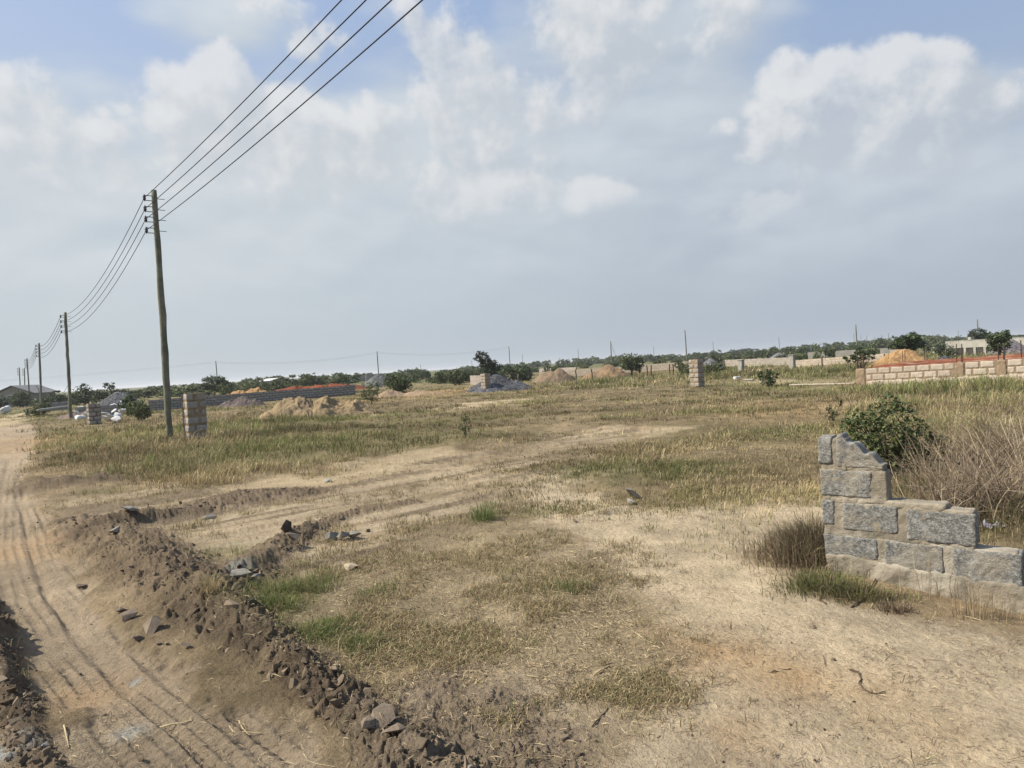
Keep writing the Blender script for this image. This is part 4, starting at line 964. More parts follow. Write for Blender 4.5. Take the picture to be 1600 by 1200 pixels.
order = ['topmost', 'second', 'third', 'lowest']
E1, E2, E3, E4 = poles[0][1], poles[1][1], poles[2][1], poles[3][1]
for k in range(4):
    # the span towards the pole beside the viewer follows the line of poles
    a = E1[k]; b = np.array([a[0] + 14.9, a[1] - 19.0, a[2] + (.05 - .0 * k)])
    wire(a, b, .22, .0095, f'{order[k]} dark wire running from the near pole up out of frame', 'wires overhead at the near pole', 40)
    wire(E1[k], E2[k], .75, .010, f'{order[k]} wire sagging between the near pole and the second pole', 'wires between first and second pole')
    wire(E2[k], E3[k], .65, .013, f'{order[k]} wire sagging between the second and third pole', 'wires between second and third pole')
    wire(E3[k], E4[k], .6, .016, f'{order[k]} wire hanging between the third and fourth pole', 'wires between third and fourth pole')
wire(dp(66, 602, 64), dp(106, 602, 43), 1.0, .012, 'single slack cable hung halfway up between second and third pole', 'slack cable', name='slack_cable')
m = MB(); q = dp(62, 612, 64); m.tube([q + (0, 0, -.3), q + (-.12, 0, .35), q + (-.30, 0, .55)], .03, 5); 
o = m.build('stay_branch', M_pole, poles[2][0]); o.matrix_parent_inverse = Matrix.Translation(poles[2][0].location).inverted()
far = []
FARP = [(340, 600, (337, 564), 170, 'far pole rising behind the round bush', 'poles of the far line'), (592, 592, (589, 549), 175, 'far pole rising above the pale gravel heap', 'poles of the far line'), (797, 566, (795, 541), 200, 'far pole right of the lopsided tree', 'poles of the far line'),
        (956, 574, (954, 533), 150, 'far pole with a stay wire left of the broad round tree', 'poles of the far line'), (1073, 556, (1070, 516), 150, 'tallest far pole, straight above the meadow pillar', 'poles of the far line'), (1339, 544, (1337, 507), 150, 'far pole above the small wiry tree', 'poles of the far line'), (1529, 530, (1527, 499), 150, 'far pole behind the dark round tree at the right', 'poles of the far line')]
for (px, bs, tp, d, lab, g) in FARP: far.append(make_pole(px, bs, tp, d, lab, 0, px, .15, .11, group=g))
for a, b in ((0, 1), (1, 2)):
    for k in range(2): wire(far[a][1][k], far[b][1][k], 1.2, .010, 'hair thin far wire between the far poles', 'far wires')
for k in range(2): wire(far[0][1][k] + np.array([-110, 0, -.6]), far[0][1][k], 1.2, .009, 'hair thin far wire crossing behind the left poles', 'far wires at left')
wire(dp(955, 538, 150), dp(963, 560, 150), 0, .03, 'slanting stay wire at the far pole left of the broad round tree', None, 4, 'stay_wire')
m = MB(); m.tube([(0, 0, 0), (.0, 0, 1), (.05, 0, 2)], .1, 5); pm = None
tiny = [(903, 545, 380), (1021, 541, 420), (1114, 534, 380), (1217, 527, 330), (1334, 521, 420), (1345, 523, 430), (1354, 524, 430), (1367, 526, 430), (1378, 523, 400), (1388, 520, 380), (1497, 516, 430), (254, 580, 170), (657, 569, 430), (737, 563, 430), (816, 553, 430)]
for px, py, d in tiny:
    tp = dp(px, py, d)
    if pm is None:
        m = MB(); m.tube([(0, 0, -7), (0, 0, -3), (0, 0, 0)], [.16, .14, .12], 5); o = m.build('far_pole', M_pole); pm = o
    else: o = pm.copy(); COL.objects.link(o)
    o.location = tuple(tp); tag(o, 'faint far pole standing on the horizon', 'utility pole', 'faint poles on the horizon')

# ------------------------------------------------------------------ trees and bushes
def crown(seed, lobes, n, size, greens, flat=.0, shell=.55):
    r_ = np.random.default_rng(seed); vol = np.array([l[3] * l[4] * l[5] for l in lobes]) ** .75; k = r_.choice(len(lobes), n, p=vol / vol.sum()); L_ = np.array(lobes)[k]
    dv = r_.normal(0, 1, (n, 3)); dv /= np.linalg.norm(dv, axis=1, keepdims=True); rad = r_.uniform(shell ** 3, 1, n) ** (1 / 3)
    # leaves gather into sprays so gaps stay open between them
    ns = max(12, n // 14); sv = r_.normal(0, 1, (ns, 3)); sv /= np.linalg.norm(sv, axis=1, keepdims=True); srad = r_.uniform(shell ** 3, 1.15, ns) ** (1 / 3); si = r_.integers(0, ns, n)
    lk = r_.choice(len(lobes), ns, p=vol / vol.sum()); Ls = np.array(lobes)[lk]
    spray = Ls[:, :3] + sv * srad[:, None] * Ls[:, 3:]; P = np.where((r_.random(n) < .78)[:, None], spray[si] + r_.normal(0, 1, (n, 3)) * Ls[si][:, 3:] * .15, L_[:, :3] + dv * rad[:, None] * L_[:, 3:])
    P[:, 2] = np.maximum(P[:, 2], .03)
    nv = r_.normal(0, 1, (n, 3)); nv[:, 2] = np.abs(nv[:, 2]) + .3; nv /= np.linalg.norm(nv, axis=1, keepdims=True)
    t = np.cross(nv, r_.normal(0, 1, (n, 3))); t /= np.linalg.norm(t, axis=1, keepdims=True); bt = np.cross(nv, t)
    s = (size * r_.uniform(.6, 1.4, n))[:, None]
    V = np.stack([P - t * s, P + bt * s * .48 + nv * s * .12, P + t * s, P - bt * s * .48 + nv * s * .12], 1).reshape(-1, 3)
    b = np.arange(n)[:, None] * 4; F = np.concatenate([b + np.array([[0, 1, 2]]), b + np.array([[0, 2, 3]])])
    gcol = np.array(greens); sc_ = gcol[r_.integers(0, len(gcol), ns)][si]; c = (.65 * sc_ + .35 * gcol[r_.integers(0, len(gcol), n)]) * r_.uniform(.7, 1.25, n)[:, None]
    return V, F, np.repeat(c, 4, 0), spray
DKG = [(.040, .060, .022), (.055, .080, .028), (.075, .100, .035), (.050, .065, .030)]
MDG = [(.070, .095, .032), (.095, .120, .042), (.12, .14, .055), (.065, .080, .035)]
PLG = [(.13, .145, .060), (.17, .175, .080), (.105, .125, .050), (.20, .185, .095)]
M_bark = simple('bark', (.13, .10, .075), (.08, .06, .045), 8, bscale=25, bdist=.01)
def tree_mesh_pair(seed, lobes, n, size, greens, trunk_h, trunk_r, nlimb=6, root=None, crown_name='crown', lean=0.0):
    V, F, C, spray = crown(seed, lobes, n, size, greens); r_ = random.Random(seed)
    cr = link_mesh(crown_name, V, F, M_leaf, root, C)
    m = MB(); k0 = np.array([lean, 0, trunk_h]); m.tube([(0, 0, -.1), (lean * .4 + trunk_r * .3, 0, trunk_h * .5), k0], [trunk_r * 1.25, trunk_r, trunk_r * .8], 7)
    idx = np.random.default_rng(seed).permutation(len(spray))[:nlimb]
    for i in idx:
        tpt = spray[i]; mid = k0 * .5 + tpt * .5 + np.array([r_.uniform(-.1, .1), 0, -.05]) * trunk_h; m.tube([k0 * r_.uniform(.6, 1.0), mid, tpt], [trunk_r * .5, trunk_r * .32, trunk_r * .12], 5)
    m.build('trunk', M_bark, root)
def tree(name, px, py, d, label, cat, seed, lobes, n, size, greens, trunk_h, trunk_r, nlimb=6, lean=0.0, rz=0.0, group=None):
    p = at(px, py, d) if d else H(px, py); e = empty(name, (p[0], p[1], gz(p[0], p[1])), rz, label, cat, group)
    tree_mesh_pair(seed, lobes, n, size, greens, trunk_h, trunk_r, nlimb, e, 'crown', lean); return e
# lobes: centre x y z, radii x y z (metres)
tree('leafy_shrub', 1388, 748, None, 'dark glossy leafy shrub growing behind the broken wall', 'shrub', 21, [(-.10, 0, .50, .34, .30, .30), (.10, 0, .62, .30, .28, .30), (-.28, 0, .62, .22, .2, .18), (.36, -.05, .42, .24, .2, .16), (.02, 0, .86, .16, .16, .13), (.55, 0, .36, .14, .12, .10), (-.38, 0, .76, .10, .1, .08), (.25, -.1, .20, .28, .2, .18), (-.15, -.1, .25, .3, .2, .2), (.48, 0, .18, .2, .2, .14)], 3500, .027, DKG + MDG + [(.16, .19, .05)], .22, .022, 44)
tree('lopsided_tree', 762, 586, 72, 'lopsided dark tree with a leaning tuft on its upper left', 'tree', 22, [(.2, 0, 1.25, 1.05, .9, .95), (-.5, 0, 2.65, .75, .6, .55), (-.15, 0, 1.95, .65, .6, .6), (.95, 0, 1.1, .75, .7, .8), (-.9, 0, 2.45, .35, .3, .3)], 2300, .13, DKG, .6, .12, 6, -.1)
tree('round_bush', 803, 590, 70, 'wide round green bush right of the lopsided tree', 'bush', 23, [(-.6, 0, .8, 1.0, .9, .75), (.5, 0, .85, 1.0, .9, .72), (1.2, 0, .6, .6, .7, .55)], 1700, .12, DKG + MDG[:2], .3, .08, 5)
tree('round_bush', 717, 592, 70, 'leafy mid green bush left of the lopsided tree', 'bush', 24, [(0, 0, .75, 1.1, .8, .7), (-.6, 0, .9, .6, .6, .6), (.8, 0, .6, .6, .6, .5)], 1200, .12, MDG, .3, .08, 5)
tree('round_tree', 987, 586, 66, 'broad round green tree standing before the tan wall', 'tree', 25, [(0, 0, 1.35, .95, .9, .75), (-.5, 0, 1.1, .6, .6, .5), (.6, 0, 1.2, .6, .6, .55), (.4, 0, .7, .6, .5, .4)], 1500, .12, DKG + MDG, .6, .10, 6)
tree('wiry_tree', 1344, 583, 33, 'small wiry tree with bare stems beside the foundation corner', 'tree', 26, [(.0, 0, 1.15, .35, .35, .26), (-.40, 0, .98, .32, .3, .2), (.42, 0, 1.08, .32, .3, .2), (.1, 0, 1.38, .24, .2, .12)], 520, .07, DKG + MDG[:1], .35, .03, 18)
tree('dark_tree', 1408, 572, 48, 'dark umbrella shaped tree rising behind the orange sand heap', 'tree', 27, [(.3, 0, 1.75, .75, .7, .5), (.85, 0, 1.9, .6, .6, .48), (-.15, 0, 1.45, .5, .5, .38), (1.3, 0, 1.55, .45, .5, .4), (.6, 0, 1.35, .6, .5, .4)], 1700, .11, DKG, 1.05, .15, 9, .1)
tree('flowering_bush', 1477, 568, 54, 'loose bush with pale bloom right of the orange sand heap', 'bush', 28, [(0, 0, .85, .85, .7, .55), (-.5, 0, 1.15, .5, .5, .35), (.6, 0, .7, .5, .5, .4)], 1000, .10, DKG + [(.42, .42, .36)], .4, .06, 6)
tree('round_tree', 1562, 572, 44, 'round dark tree in front of the cream boundary wall', 'tree', 29, [(0, 0, 1.35, .62, .6, .55), (.3, 0, 1.65, .42, .4, .38), (-.35, 0, 1.5, .42, .4, .36), (.1, 0, 1.0, .6, .5, .35)], 1500, .09, DKG + MDG[:1], .8, .08, 7)
tree('round_tree', 1529, 553, 100, 'dark round tree behind the cream boundary wall', 'tree', 30, [(0, 0, 2.3, 1.15, 1, .75), (.8, 0, 2.1, .7, .7, .6), (-.8, 0, 2.1, .6, .6, .5), (0, 0, 1.4, 1.0, .9, .7)], 1300, .15, DKG, 1.0, .14, 7)
tree('round_bush', 335, 614, 92, 'tall round bush behind the near pillar and sand', 'bush', 31, [(0, 0, 1.5, 1.6, 1.3, 1.0), (1.5, 0, 1.0, 1.2, 1, .75), (-1.4, 0, .9, 1.1, 1, .7), (.4, 0, 2.0, .9, .8, .5)], 2200, .15, DKG + MDG, .5, .1, 6)
tree('thin_shrub', 581, 632, None, 'thin see through shrub at the end of the tan soil heap', 'shrub', 32, [(0, 0, .55, .45, .4, .45), (.2, 0, .95, .35, .3, .35), (-.3, 0, .75, .3, .3, .35)], 700, .055, MDG, .25, .03, 14)
tree('leafy_bush', 619, 616, 54, 'dense leafy bush right of the pale gravel heap', 'bush', 33, [(0, 0, .8, .8, .7, .7), (.5, 0, .6, .7, .6, .55), (-.3, 0, 1.2, .45, .4, .4)], 1400, .10, DKG + MDG[:2], .3, .05, 8)
tree('green_bush', 219, 664, 34, 'bright green bush in the dry grass left of the near pole', 'bush', 34, [(0, 0, .55, .48, .4, .42), (.2, 0, .35, .35, .3, .3), (-.25, 0, .7, .28, .25, .25)], 1500, .055, MDG + DKG[:2], .2, .04, 8)
tree('low_bush', 62, 656, 50, 'low leafy bush at the foot of the third pole', 'bush', 35, [(0, 0, .4, .6, .5, .42), (-.5, 0, .3, .5, .4, .3), (.4, 0, .5, .4, .4, .4)], 1000, .08, MDG + PLG[:1], .2, .03, 6)
tree('dark_bush', 200, 652, 42, 'dark bush against the white rubble heap', 'bush', 36, [(0, 0, .5, .45, .4, .45), (.1, 0, .9, .3, .3, .3)], 900, .07, DKG, .2, .03, 6)
tree('spiky_shrub', 1200, 604, None, 'dark spiky shrub alone in the meadow', 'shrub', 37, [(0, 0, .30, .40, .36, .26), (-.28, 0, .5, .18, .16, .2), (.32, 0, .5, .18, .16, .18), (.1, 0, .54, .22, .2, .2)], 700, .055, DKG + MDG[:1], .15, .03, 16)
tree('wall_creeper', 1070, 590, 60, 'leafy creeper bush just left of the lone meadow pillar', 'bush', 38, [(0, 0, .5, .6, .5, .5), (-.4, 0, .8, .4, .3, .35)], 700, .09, MDG, .2, .04, 6)
tree('leafy_bush', 1112, 588, 56, 'yellow green bush just right of the lone meadow pillar', 'bush', 39, [(0, 0, .5, .8, .6, .5), (.7, 0, .4, .6, .5, .4)], 900, .09, MDG + PLG[:2], .2, .04, 6)
tree('sprig_plant', 1302, 668, None, 'single dark sprig plant in the meadow left of the leafy shrub', 'plant', 40, [(0, 0, .30, .16, .14, .14), (.08, 0, .50, .12, .1, .1)], 130, .030, DKG + [(.12, .08, .05)], .15, .010, 12)
tree('weed_plant', 728, 680, None, 'green weedy plant standing in the mid meadow', 'plant', 41, [(0, 0, .22, .16, .14, .2), (.06, 0, .42, .09, .1, .12)], 200, .028, MDG, .2, .012, 12)
tree('house_tree', 32, 640, 84, 'dark tree covering the right half of the gabled house', 'tree', 42, [(0, 0, 1.0, .9, .8, .85), (.6, 0, .8, .8, .7, .7), (-.5, 0, .7, .6, .6, .6)], 1300, .12, DKG, .4, .1, 6)
tree('house_tree', 3, 640, 84, 'dark tree at the frame edge before the gabled house', 'tree', 43, [(0, 0, .7, .8, .8, .65), (-.8, 0, .9, .8, .8, .7)], 1000, .12, DKG, .4, .1, 6)
for (px, py, d, sd, hh, lab) in ((134, 646, 78, 44, 1.15, 'upright dark bush top behind the second pole'), (172, 643, 76, 45, 1.1, 'dark bush hump above the rounded grey gravel heap'), (88, 646, 80, 46, .85, 'dark bush between second and third pole')):
    tree('dark_bush', px, py, d, lab, 'bush', sd, [(0, 0, .9 * hh, 1.3, 1, .8 * hh), (.9, 0, .7 * hh, .9, .8, .6 * hh), (-1, 0, .65 * hh, 1, .8, .6 * hh), (.1, 0, 1.7 * hh, .55, .5, .4 * hh)], 1500, .13, DKG + MDG[:1], .4, .08, 5)

# the tree line along the horizon and the bushes scattered over the far field: copies of a few crowns
def lump_mesh(name, seed, greens, n=420, size=.22, tall=1.0):
    r_ = random.Random(seed); lobes = [(r_.uniform(-1, 1), r_.uniform(-.6, .6), r_.uniform(.45, .75) * tall, r_.uniform(.6, 1.0), r_.uniform(.5, .9), r_.uniform(.35, .55) * tall) for _ in range(5)] + [(0, 0, .3, 1.3, 1.0, .4)]
    V, F, C, s_ = crown(seed, lobes, n, size, greens)
    zm = V[:, 2].max(); V[:, 2] /= zm; V[:, 0] /= 1.6; V[:, 1] /= 1.6
    return V, F, C
LINE = [lump_mesh('t', 800 + i, MDG[:2] + PLG[:1] if i == 4 else (MDG if i % 2 else DKG + MDG), 520, .20, 1.2) for i in range(5)]
FIELD = [lump_mesh('b', 820 + i, MDG + PLG[:2] if i % 2 else MDG + DKG[:2], 420, .20, .9) for i in range(5)]
firsts = {}
def put(kind, i, src, x, y, hgt, wid, label, cat, group, name):
    if (kind, i) not in firsts:
        V, F, C = src[i]; o = link_mesh(name, V, F, M_leaf, None, C); firsts[(kind, i)] = o
    else: o = firsts[(kind, i)].copy(); COL.objects.link(o)
    o.location = (x, y, gz(x, y) - .05); o.scale = (wid, wid, hgt); o.rotation_euler = (0, 0, random.uniform(0, 6.28)); tag(o, label, cat, group)
random.seed(31)
def horizon(px): return 617 - .0577 * px
def cluster(x0, x1, n, d0, d1, up0, up1, wpx0=14, wpx1=30):
    for _ in range(n):
        px = random.uniform(x0, x1); d = random.uniform(d0, d1); p = dp(px, horizon(px), d); top = 1.65 + random.uniform(up0, up1) / FPX * d
        wd = random.uniform(wpx0, wpx1) / FPX * d / 2
        put('L', random.randrange(5), LINE, p[0], p[1], max(.9, top), wd, 'small dark tree in the far tree line along the horizon', 'tree', 'far tree line', 'far_tree')
cluster(60, 330, 34, 80, 160, -12, 2, 30, 70); cluster(340, 540, 24, 100, 190, -4, 8, 30, 56); cluster(520, 650, 14, 140, 260, -3, 6, 24, 46); cluster(640, 830, 20, 200, 380, 0, 6, 18, 40)
cluster(800, 1010, 26, 220, 420, 0, 8, 18, 38); cluster(1000, 1180, 20, 220, 450, 0, 7, 18, 38); cluster(1170, 1340, 24, 180, 380, 1, 9, 20, 42); cluster(1330, 1640, 44, 160, 380, 2, 12, 22, 50); cluster(-60, 70, 8, 100, 170, -10, 0, 30, 60)
for _ in range(190):
    px = random.uniform(640, 1640) if random.random() < .72 else random.uniform(180, 660); d = 1 / random.uniform(1 / 260, 1 / 78); p = dp(px, horizon(px), d)
    put('F', random.randrange(5), FIELD, p[0], p[1], random.uniform(.6, 1.35) * (1 + d / 300), random.uniform(9, 24) / FPX * d / 1.6, 'low green bush scattered over the far field', 'bush', 'bushes of the far field', 'field_bush')

# ------------------------------------------------------------------ dry brush behind the broken wall
def brush(px, py, label, seed, n, hgt, spread, lean=(0, 0), thick=.0028):
    p = H(px, py); r_ = np.random.default_rng(seed); VV, FF, CC, base = [], [], [], 0
    for k in range(n):
        a = r_.uniform(0, 6.283); rr = abs(r_.normal(0, spread * .35)); x0 = np.array([math.cos(a) * rr, math.sin(a) * rr, -.02]); L_ = hgt * r_.uniform(.45, 1.25)
        dr = np.array([r_.normal(0, .55) + lean[0], r_.normal(0, .55) + lean[1], 1.0]); dr /= np.linalg.norm(dr); P = [x0]; cur = x0
        bend = r_.normal(0, .12, 3); bend[2] -= .05
        for s_ in range(5):
            dr = dr + bend + r_.normal(0, .06, 3); dr /= np.linalg.norm(dr); cur = cur + dr * L_ / 5; P.append(cur.copy())
        pts = [(P, thick * r_.uniform(.6, 1.5))]
        for _ in range(r_.integers(1, 4)):
            i = r_.integers(1, 5); d2 = dr * .4 + r_.normal(0, .6, 3); d2[2] = abs(d2[2]); d2 /= np.linalg.norm(d2); l2 = L_ * r_.uniform(.12, .35); pts.append(([P[i], P[i] + d2 * l2 * .5, P[i] + d2 * l2 + np.array([0, 0, -.02])], thick * .6))
        col = np.array([(.15, .115, .085), (.20, .155, .11), (.32, .265, .185), (.105, .08, .062)][r_.integers(0, 4)]) * r_.uniform(.8, 1.2)
        for Q, th in pts:
            Q = np.array(Q); m_ = len(Q); t = np.gradient(Q, axis=0); t /= np.linalg.norm(t, axis=1, keepdims=True) + 1e-9; u_ = np.cross(t, [.3, .9, .2]); u_ /= np.linalg.norm(u_, axis=1, keepdims=True) + 1e-9; w_ = np.cross(t, u_); rd = np.linspace(th, th * .45, m_)[:, None]
            V = np.concatenate([Q + u_ * rd, Q - u_ * rd * .5 + w_ * rd * .87, Q - u_ * rd * .5 - w_ * rd * .87])
            F = [[q + m_ * i, q + 1 + m_ * i, q + 1 + m_ * ((i + 1) % 3), q + m_ * ((i + 1) % 3)] for q in range(m_ - 1) for i in range(3)]
            VV.append(V); FF.append(np.array(F) + base); base += len(V); CC.append(np.repeat(col[None], len(V), 0))
    o = link_mesh('dry_brush', np.vstack(VV), np.vstack(FF), M_twig, None, np.vstack(CC)); o.location = (p[0], p[1], p[2]); return tag(o, label, 'dry shrub', 'dead brush behind the broken wall')
brush(1490, 805, 'low tangle of dead twigs just above the wall steps', 1, 300, .62, .75, (.1, 0))
brush(1575, 800, 'tall dead brown brush at the right edge above the last block', 2, 400, .80, .9, (0, 0))
brush(1560, 740, 'reddish dead twig brush behind the other dead brush', 3, 360, .85, 1.1)
brush(1465, 765, 'sparse dead stalks beside the leafy shrub', 4, 170, .58, .55)
brush(1660, 760, 'dead brush leaning in over the right picture edge', 5, 330, 1.0, 1.1, (-.1, 0))

def clump(name, px, py, label, seed, n, hgt, spread, cols, squash=1.0, lean=1.0, wdt=.0045, z=0.0):
    p = H(px, py); r_ = np.random.default_rng(seed); x = r_.normal(0, spread, n); y = r_.normal(0, spread * squash, n); q = np.exp(-(x ** 2 + (y / squash) ** 2) / (2 * spread ** 2))
    h = hgt * r_.uniform(.4, 1.15, n) * (.4 + .6 * q); zz = terrain(x + p[0], y + p[1]) - p[2]
    cc = np.array(cols)[r_.integers(0, len(cols), n)] * r_.uniform(.7, 1.25, n)[:, None]
    V, F, C = blades(x, y, zz, h, r_.uniform(.6, 1.5, n) * wdt, np.arctan2(y, x) + r_.normal(0, .8, n), np.clip(r_.normal(lean * .6, .3, n), .05, 1.3), cc, cc * 1.15)
    o = link_mesh(name, V, F, M_grass, None, C); o.location = tuple(p); return tag(o, label, 'grass clump')
BR = [(.13, .095, .065), (.18, .135, .09), (.095, .07, .05), (.27, .21, .135)]
clump('dead_grass_clump', 1275, 868, 'dead brown grass clump against the left end of the broken wall', 1, 3400, .37, .20, BR + [(.085, .085, .042), (.11, .105, .05)], 1.0, .8, .004)
clump('dead_grass_clump', 1245, 880, 'thin dead grass spilling onto the sand left of the wall clump', 5, 900, .22, .20, BR + [(.38, .30, .19)], 1.0, 1.0, .004)
clump('green_grass_clump', 1290, 922, 'green grass clump at the foot of the broken wall', 2, 900, .17, .17, [tuple(GRN), (.15, .17, .06), (.085, .11, .035), (.25, .21, .11), (.15, .11, .08)], .6, 1.2, .0045)
clump('green_grass_clump', 1345, 935, 'matted olive grass trailing along the wall footing', 3, 650, .12, .15, [(.12, .13, .05), (.2, .17, .09), (.14, .10, .07)], .4, 1.2, .004)
clump('dead_grass_clump', 1400, 955, 'small dark dead tuft in front of the wall footing', 4, 220, .09, .06, BR, .6, 1.2)
clump('green_grass_clump', 755, 812, 'lone green tuft standing at the edge of the middle plot', 6, 260, .26, .07, [tuple(GRN), (.15, .18, .07), (.1, .14, .05)], 1, .8)
clump('dry_grass', 1545, 815, 'dry grass matted under the dead brush by the plastic scrap', 12, 900, .32, .32, [(.2, .16, .09), (.30, .24, .14), (.13, .13, .06)], 1, 1)
clump('dry_grass', 1440, 770, 'dry grass between the leafy shrub and the wall steps', 13, 700, .30, .28, [(.2, .16, .09), (.30, .24, .14), (.12, .13, .06)], 1, 1)
clump('green_grass_clump', 1500, 775, 'olive grass growing through the low dead twigs above the wall steps', 14, 700, .34, .30, [(.12, .14, .05), (.16, .16, .07), (.26, .21, .12)], 1, .8)
clump('green_grass_clump', 1590, 700, 'tall olive grass behind the dead brush at the right edge', 15, 900, .55, .55, [(.13, .145, .055), (.17, .165, .075), (.28, .23, .13)], 1, .7)
clump('straw_clump', 330, 925, 'straw tuft hanging on the soil ridge', 7, 160, .18, .05, [(.40, .32, .18), (.32, .25, .14)], 1, 1.3)
clump('straw_clump', 1530, 965, 'wispy straw stalks before the right end of the broken wall', 8, 130, .34, .10, [(.33, .26, .16), (.2, .15, .1)], .5, .6, .003)
clump('straw_clump', 1455, 935, 'few tall straw stalks leaning against the wall face', 9, 26, .5, .10, [(.33, .27, .17), (.2, .15, .1)], .4, .5, .003)
clump('green_grass_clump', 440, 945, 'bright green tuft behind the soil ridge', 10, 420, .10, .15, [(.16, .19, .06), (.14, .18, .05), (.24, .21, .11)], .7, 1.2)
clump('green_grass_clump', 495, 985, 'smaller green tuft low on the soil ridge side', 11, 220, .08, .08, [(.13, .17, .05), (.17, .20, .07)], .8, 1.1)

# ------------------------------------------------------------------ loose stones and scraps
M_stone = simple('grey_stone', (.27, .25, .215), (.16, .148, .125), 9, bscale=35, bdist=.01); M_darkc = simple('dark_clod', (.10, .08, .068), (.065, .052, .045), 9, bscale=30, bdist=.012)
M_clodb = simple('brown_clod', (.21, .165, .12), (.14, .11, .085), 7, bscale=30, bdist=.015)
def stone(name, px, py, sz, mat, label, cat, seed, rot=(0, 0, 0), sink=.3, group=None):
    V, F = rock_proto(seed, 1); p = H(px, py); V = V * np.array(sz); V = V + fbm(V[:, 0] * 25 + seed, V[:, 2] * 25 + V[:, 1] * 20, 3, seed)[:, None] * V * .12
    o = link_mesh(name, V, [tuple(f) for f in F], mat); o.location = (p[0], p[1], gz(p[0], p[1]) + sz[2] * (1 - sink)); o.rotation_euler = rot; return tag(o, label, cat, group)
stone('grey_stone', 372, 893, (.115, .09, .055), M_stone, 'pale grey green lump on the soil ridge beside the green tuft', 'stone', 21, (0, .1, .3))
stone('grey_stone', 402, 901, (.06, .05, .035), M_stone, 'smaller grey lump right of the pale grey green one', 'stone', 22, (0, .1, 1.3))
stone('grey_stone', 520, 845, (.10, .08, .07), M_stone, 'leftmost of three grey stones behind the dark upright clod', 'stone', 23, (.1, .1, .5))
stone('grey_stone', 535, 843, (.085, .08, .07), M_stone, 'middle of three grey stones at the end of the dark clods', 'stone', 24, (.1, .3, 1.5))
stone('grey_stone', 552, 842, (.09, .07, .06), M_stone, 'rightmost of three grey stones at the end of the dark clods', 'stone', 25, (.1, .1, 2.5))
stone('dark_clod', 448, 838, (.065, .05, .10), M_darkc, 'dark upright clod sticking up from the soil ridge', 'clod', 26, (.1, .15, .2))
stone('dark_clod', 462, 850, (.10, .07, .07), M_clodb, 'brown slab clod leaning on the dark upright clod', 'clod', 27, (.3, .4, .6))
stone('grey_stone', 205, 815, (.13, .08, .045), M_stone, 'flat grey stone on the far clod row near the track', 'stone', 28, (0, .25, .2))
stone('grey_stone', 180, 832, (.10, .08, .05), M_stone, 'light stone at the foot of the far clod row', 'stone', 29, (0, .1, .9))
stone('grey_stone', 327, 799, (.12, .07, .04), M_stone, 'buff flat stone ending the far clod row', 'stone', 30, (0, .05, .1))
stone('white_stone', 513, 753, (.10, .065, .04), M_cream, 'whitish lump by the meadow edge in the sand strip', 'stone', 31, (0, 0, .3))
stone('dark_shard', 992, 780, (.13, .06, .10), M_stone, 'grey pointed shard standing on the sand edge', 'shard', 132, (.2, .5, .2), .35)
stone('grey_stone', 982, 788, (.12, .08, .05), M_cream, 'pale block piece under the grey pointed shard', 'stone', 33, (0, .1, .1))
stone('buff_stone', 548, 890, (.10, .08, .04), simple('buff', (.40, .33, .24), (.3, .24, .17), 8, bscale=30), 'buff lump in the sparse grass of the plot', 'stone', 34)
for k, (px, py, sx, lab) in enumerate(((200, 968, .085, 'flat dark clod tipped on the track beside the soil ridge'), (238, 985, .10, 'largest split clod rolled off the ridge onto the track'), (215, 1000, .05, 'thin clod casting a long shadow on the track'),
                                   (250, 1018, .028, 'first of the small crumbs below the split clod'), (262, 1020, .022, 'tiny crumb in the row below the split clod'), (290, 1012, .045, 'clod at the right end of the crumb row'), (128, 914, .06, 'dark clod lying by the upper ridge foot'), (190, 958, .06, 'clod halfway down the ridge foot'),
                                   (598, 1130, .09, 'big cracked clod at the near end of the ridge'), (622, 1150, .085, 'cracked clod right of the biggest near clod'), (575, 1118, .06, 'clod left of the biggest near clod'), (845, 742, .05, 'dark lump on the pale path'), (898, 815, .04, 'small dark lump beside the plot'))):
    stone('loose_clod', px, py, (sx, sx * .75, sx * .55), M_clodb, lab, 'clod', 50 + k, (random.uniform(-.4, .4), random.uniform(-.4, .4), random.uniform(0, 6)), .35)
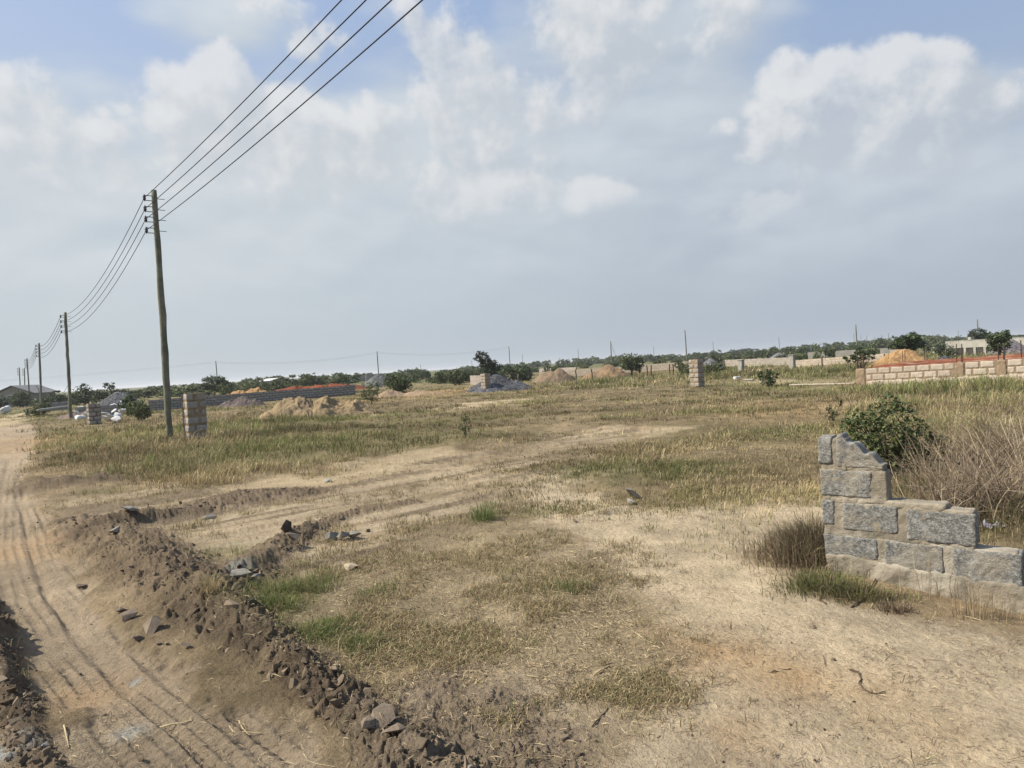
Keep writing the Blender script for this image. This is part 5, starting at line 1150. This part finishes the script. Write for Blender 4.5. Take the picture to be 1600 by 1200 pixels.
# pale bag scrap by the dry brush and the crooked stick on the sand
p = H(1553, 826); g_ = np.linspace(-1, 1, 9); U_, V_ = np.meshgrid(g_, g_); U_, V_ = U_.ravel(), V_.ravel(); r_ = np.random.default_rng(4)
i = np.arange(8)[:, None] * 9 + np.arange(8)[None]; F = np.stack([i, i + 1, i + 10, i + 9], -1).reshape(-1, 4); Z_ = .035 * np.abs(fbm(U_ * 2.3, V_ * 2.3, 3, 8)) * 3 + .012
o = link_mesh('plastic_scrap', np.stack([U_ * .09, V_ * .06, Z_], 1), F, simple('lilac_plastic', (.66, .63, .72), (.5, .46, .6), 9, .4, spec=.4)); o.location = tuple(p); o.modifiers.new('t', 'SOLIDIFY').thickness = .002; tag(o, 'crumpled lilac white plastic scrap beside the dry brush', 'litter')
def stick(pts, rad, label, mat, name='twig'):
    P = []
    for px, py in pts:
        q = H(px, py); P.append((q[0], q[1], q[2] + rad * 1.2))
    Q = []
    for k in range(len(P) - 1):
        for t in (0, .33, .66): Q.append(tuple(np.array(P[k]) * (1 - t) + np.array(P[k + 1]) * t + np.array([0, 0, .004 * math.sin(k * 2 + t * 5)])))
    Q.append(P[-1]); m = MB(); m.tube(Q, [rad * (1 - .5 * k / len(Q)) for k in range(len(Q))], 6); o = m.build(name, mat, None, True); return tag(o, label, 'twig')
M_tw = simple('dry_twig', (.13, .09, .065), (.08, .06, .045), 20); M_st = simple('straw_stalk', (.50, .40, .24), (.38, .30, .18), 15)
stick([(1328, 1048), (1341, 1052), (1346, 1062), (1342, 1070), (1350, 1080), (1368, 1085), (1384, 1083)], .005, 'crooked S shaped dark twig lying on the sand', M_tw)
stick([(1205, 1052), (1218, 1048), (1236, 1046)], .004, 'short forked dark twig on the orange sand patch', M_tw)
stick([(1280, 938), (1292, 945)], .006, 'short dark stick before the green clump', M_tw)
stick([(1330, 950), (1352, 935), (1372, 898), (1420, 915)], .006, 'bent dead stalk propped on the wall footing', M_tw)
stick([(925, 1137), (940, 1120), (950, 1107)], .004, 'thin curved twig at the edge of the middle plot', M_tw)
stick([(626, 952), (640, 954), (656, 950)], .005, 'small brown stick in the middle plot', M_tw)
stick([(250, 1138), (300, 1128), (345, 1120), (365, 1145), (420, 1148)], .004, 'long pale straw stalk lying across the track', M_st, 'straw_stalk')
stick([(370, 1120), (378, 1138), (390, 1150)], .004, 'pale straw stalk crossing the longer one', M_st, 'straw_stalk')
stick([(305, 1125), (345, 1121)], .003, 'short straw stalk beside the long one', M_st, 'straw_stalk')
stick([(100, 1135), (108, 1170)], .0045, 'pale straw stalk on the lower left dirt', M_st, 'straw_stalk')
stick([(930, 1055), (952, 1042)], .006, 'flat straw leaf at the plot edge', M_st, 'straw_stalk')
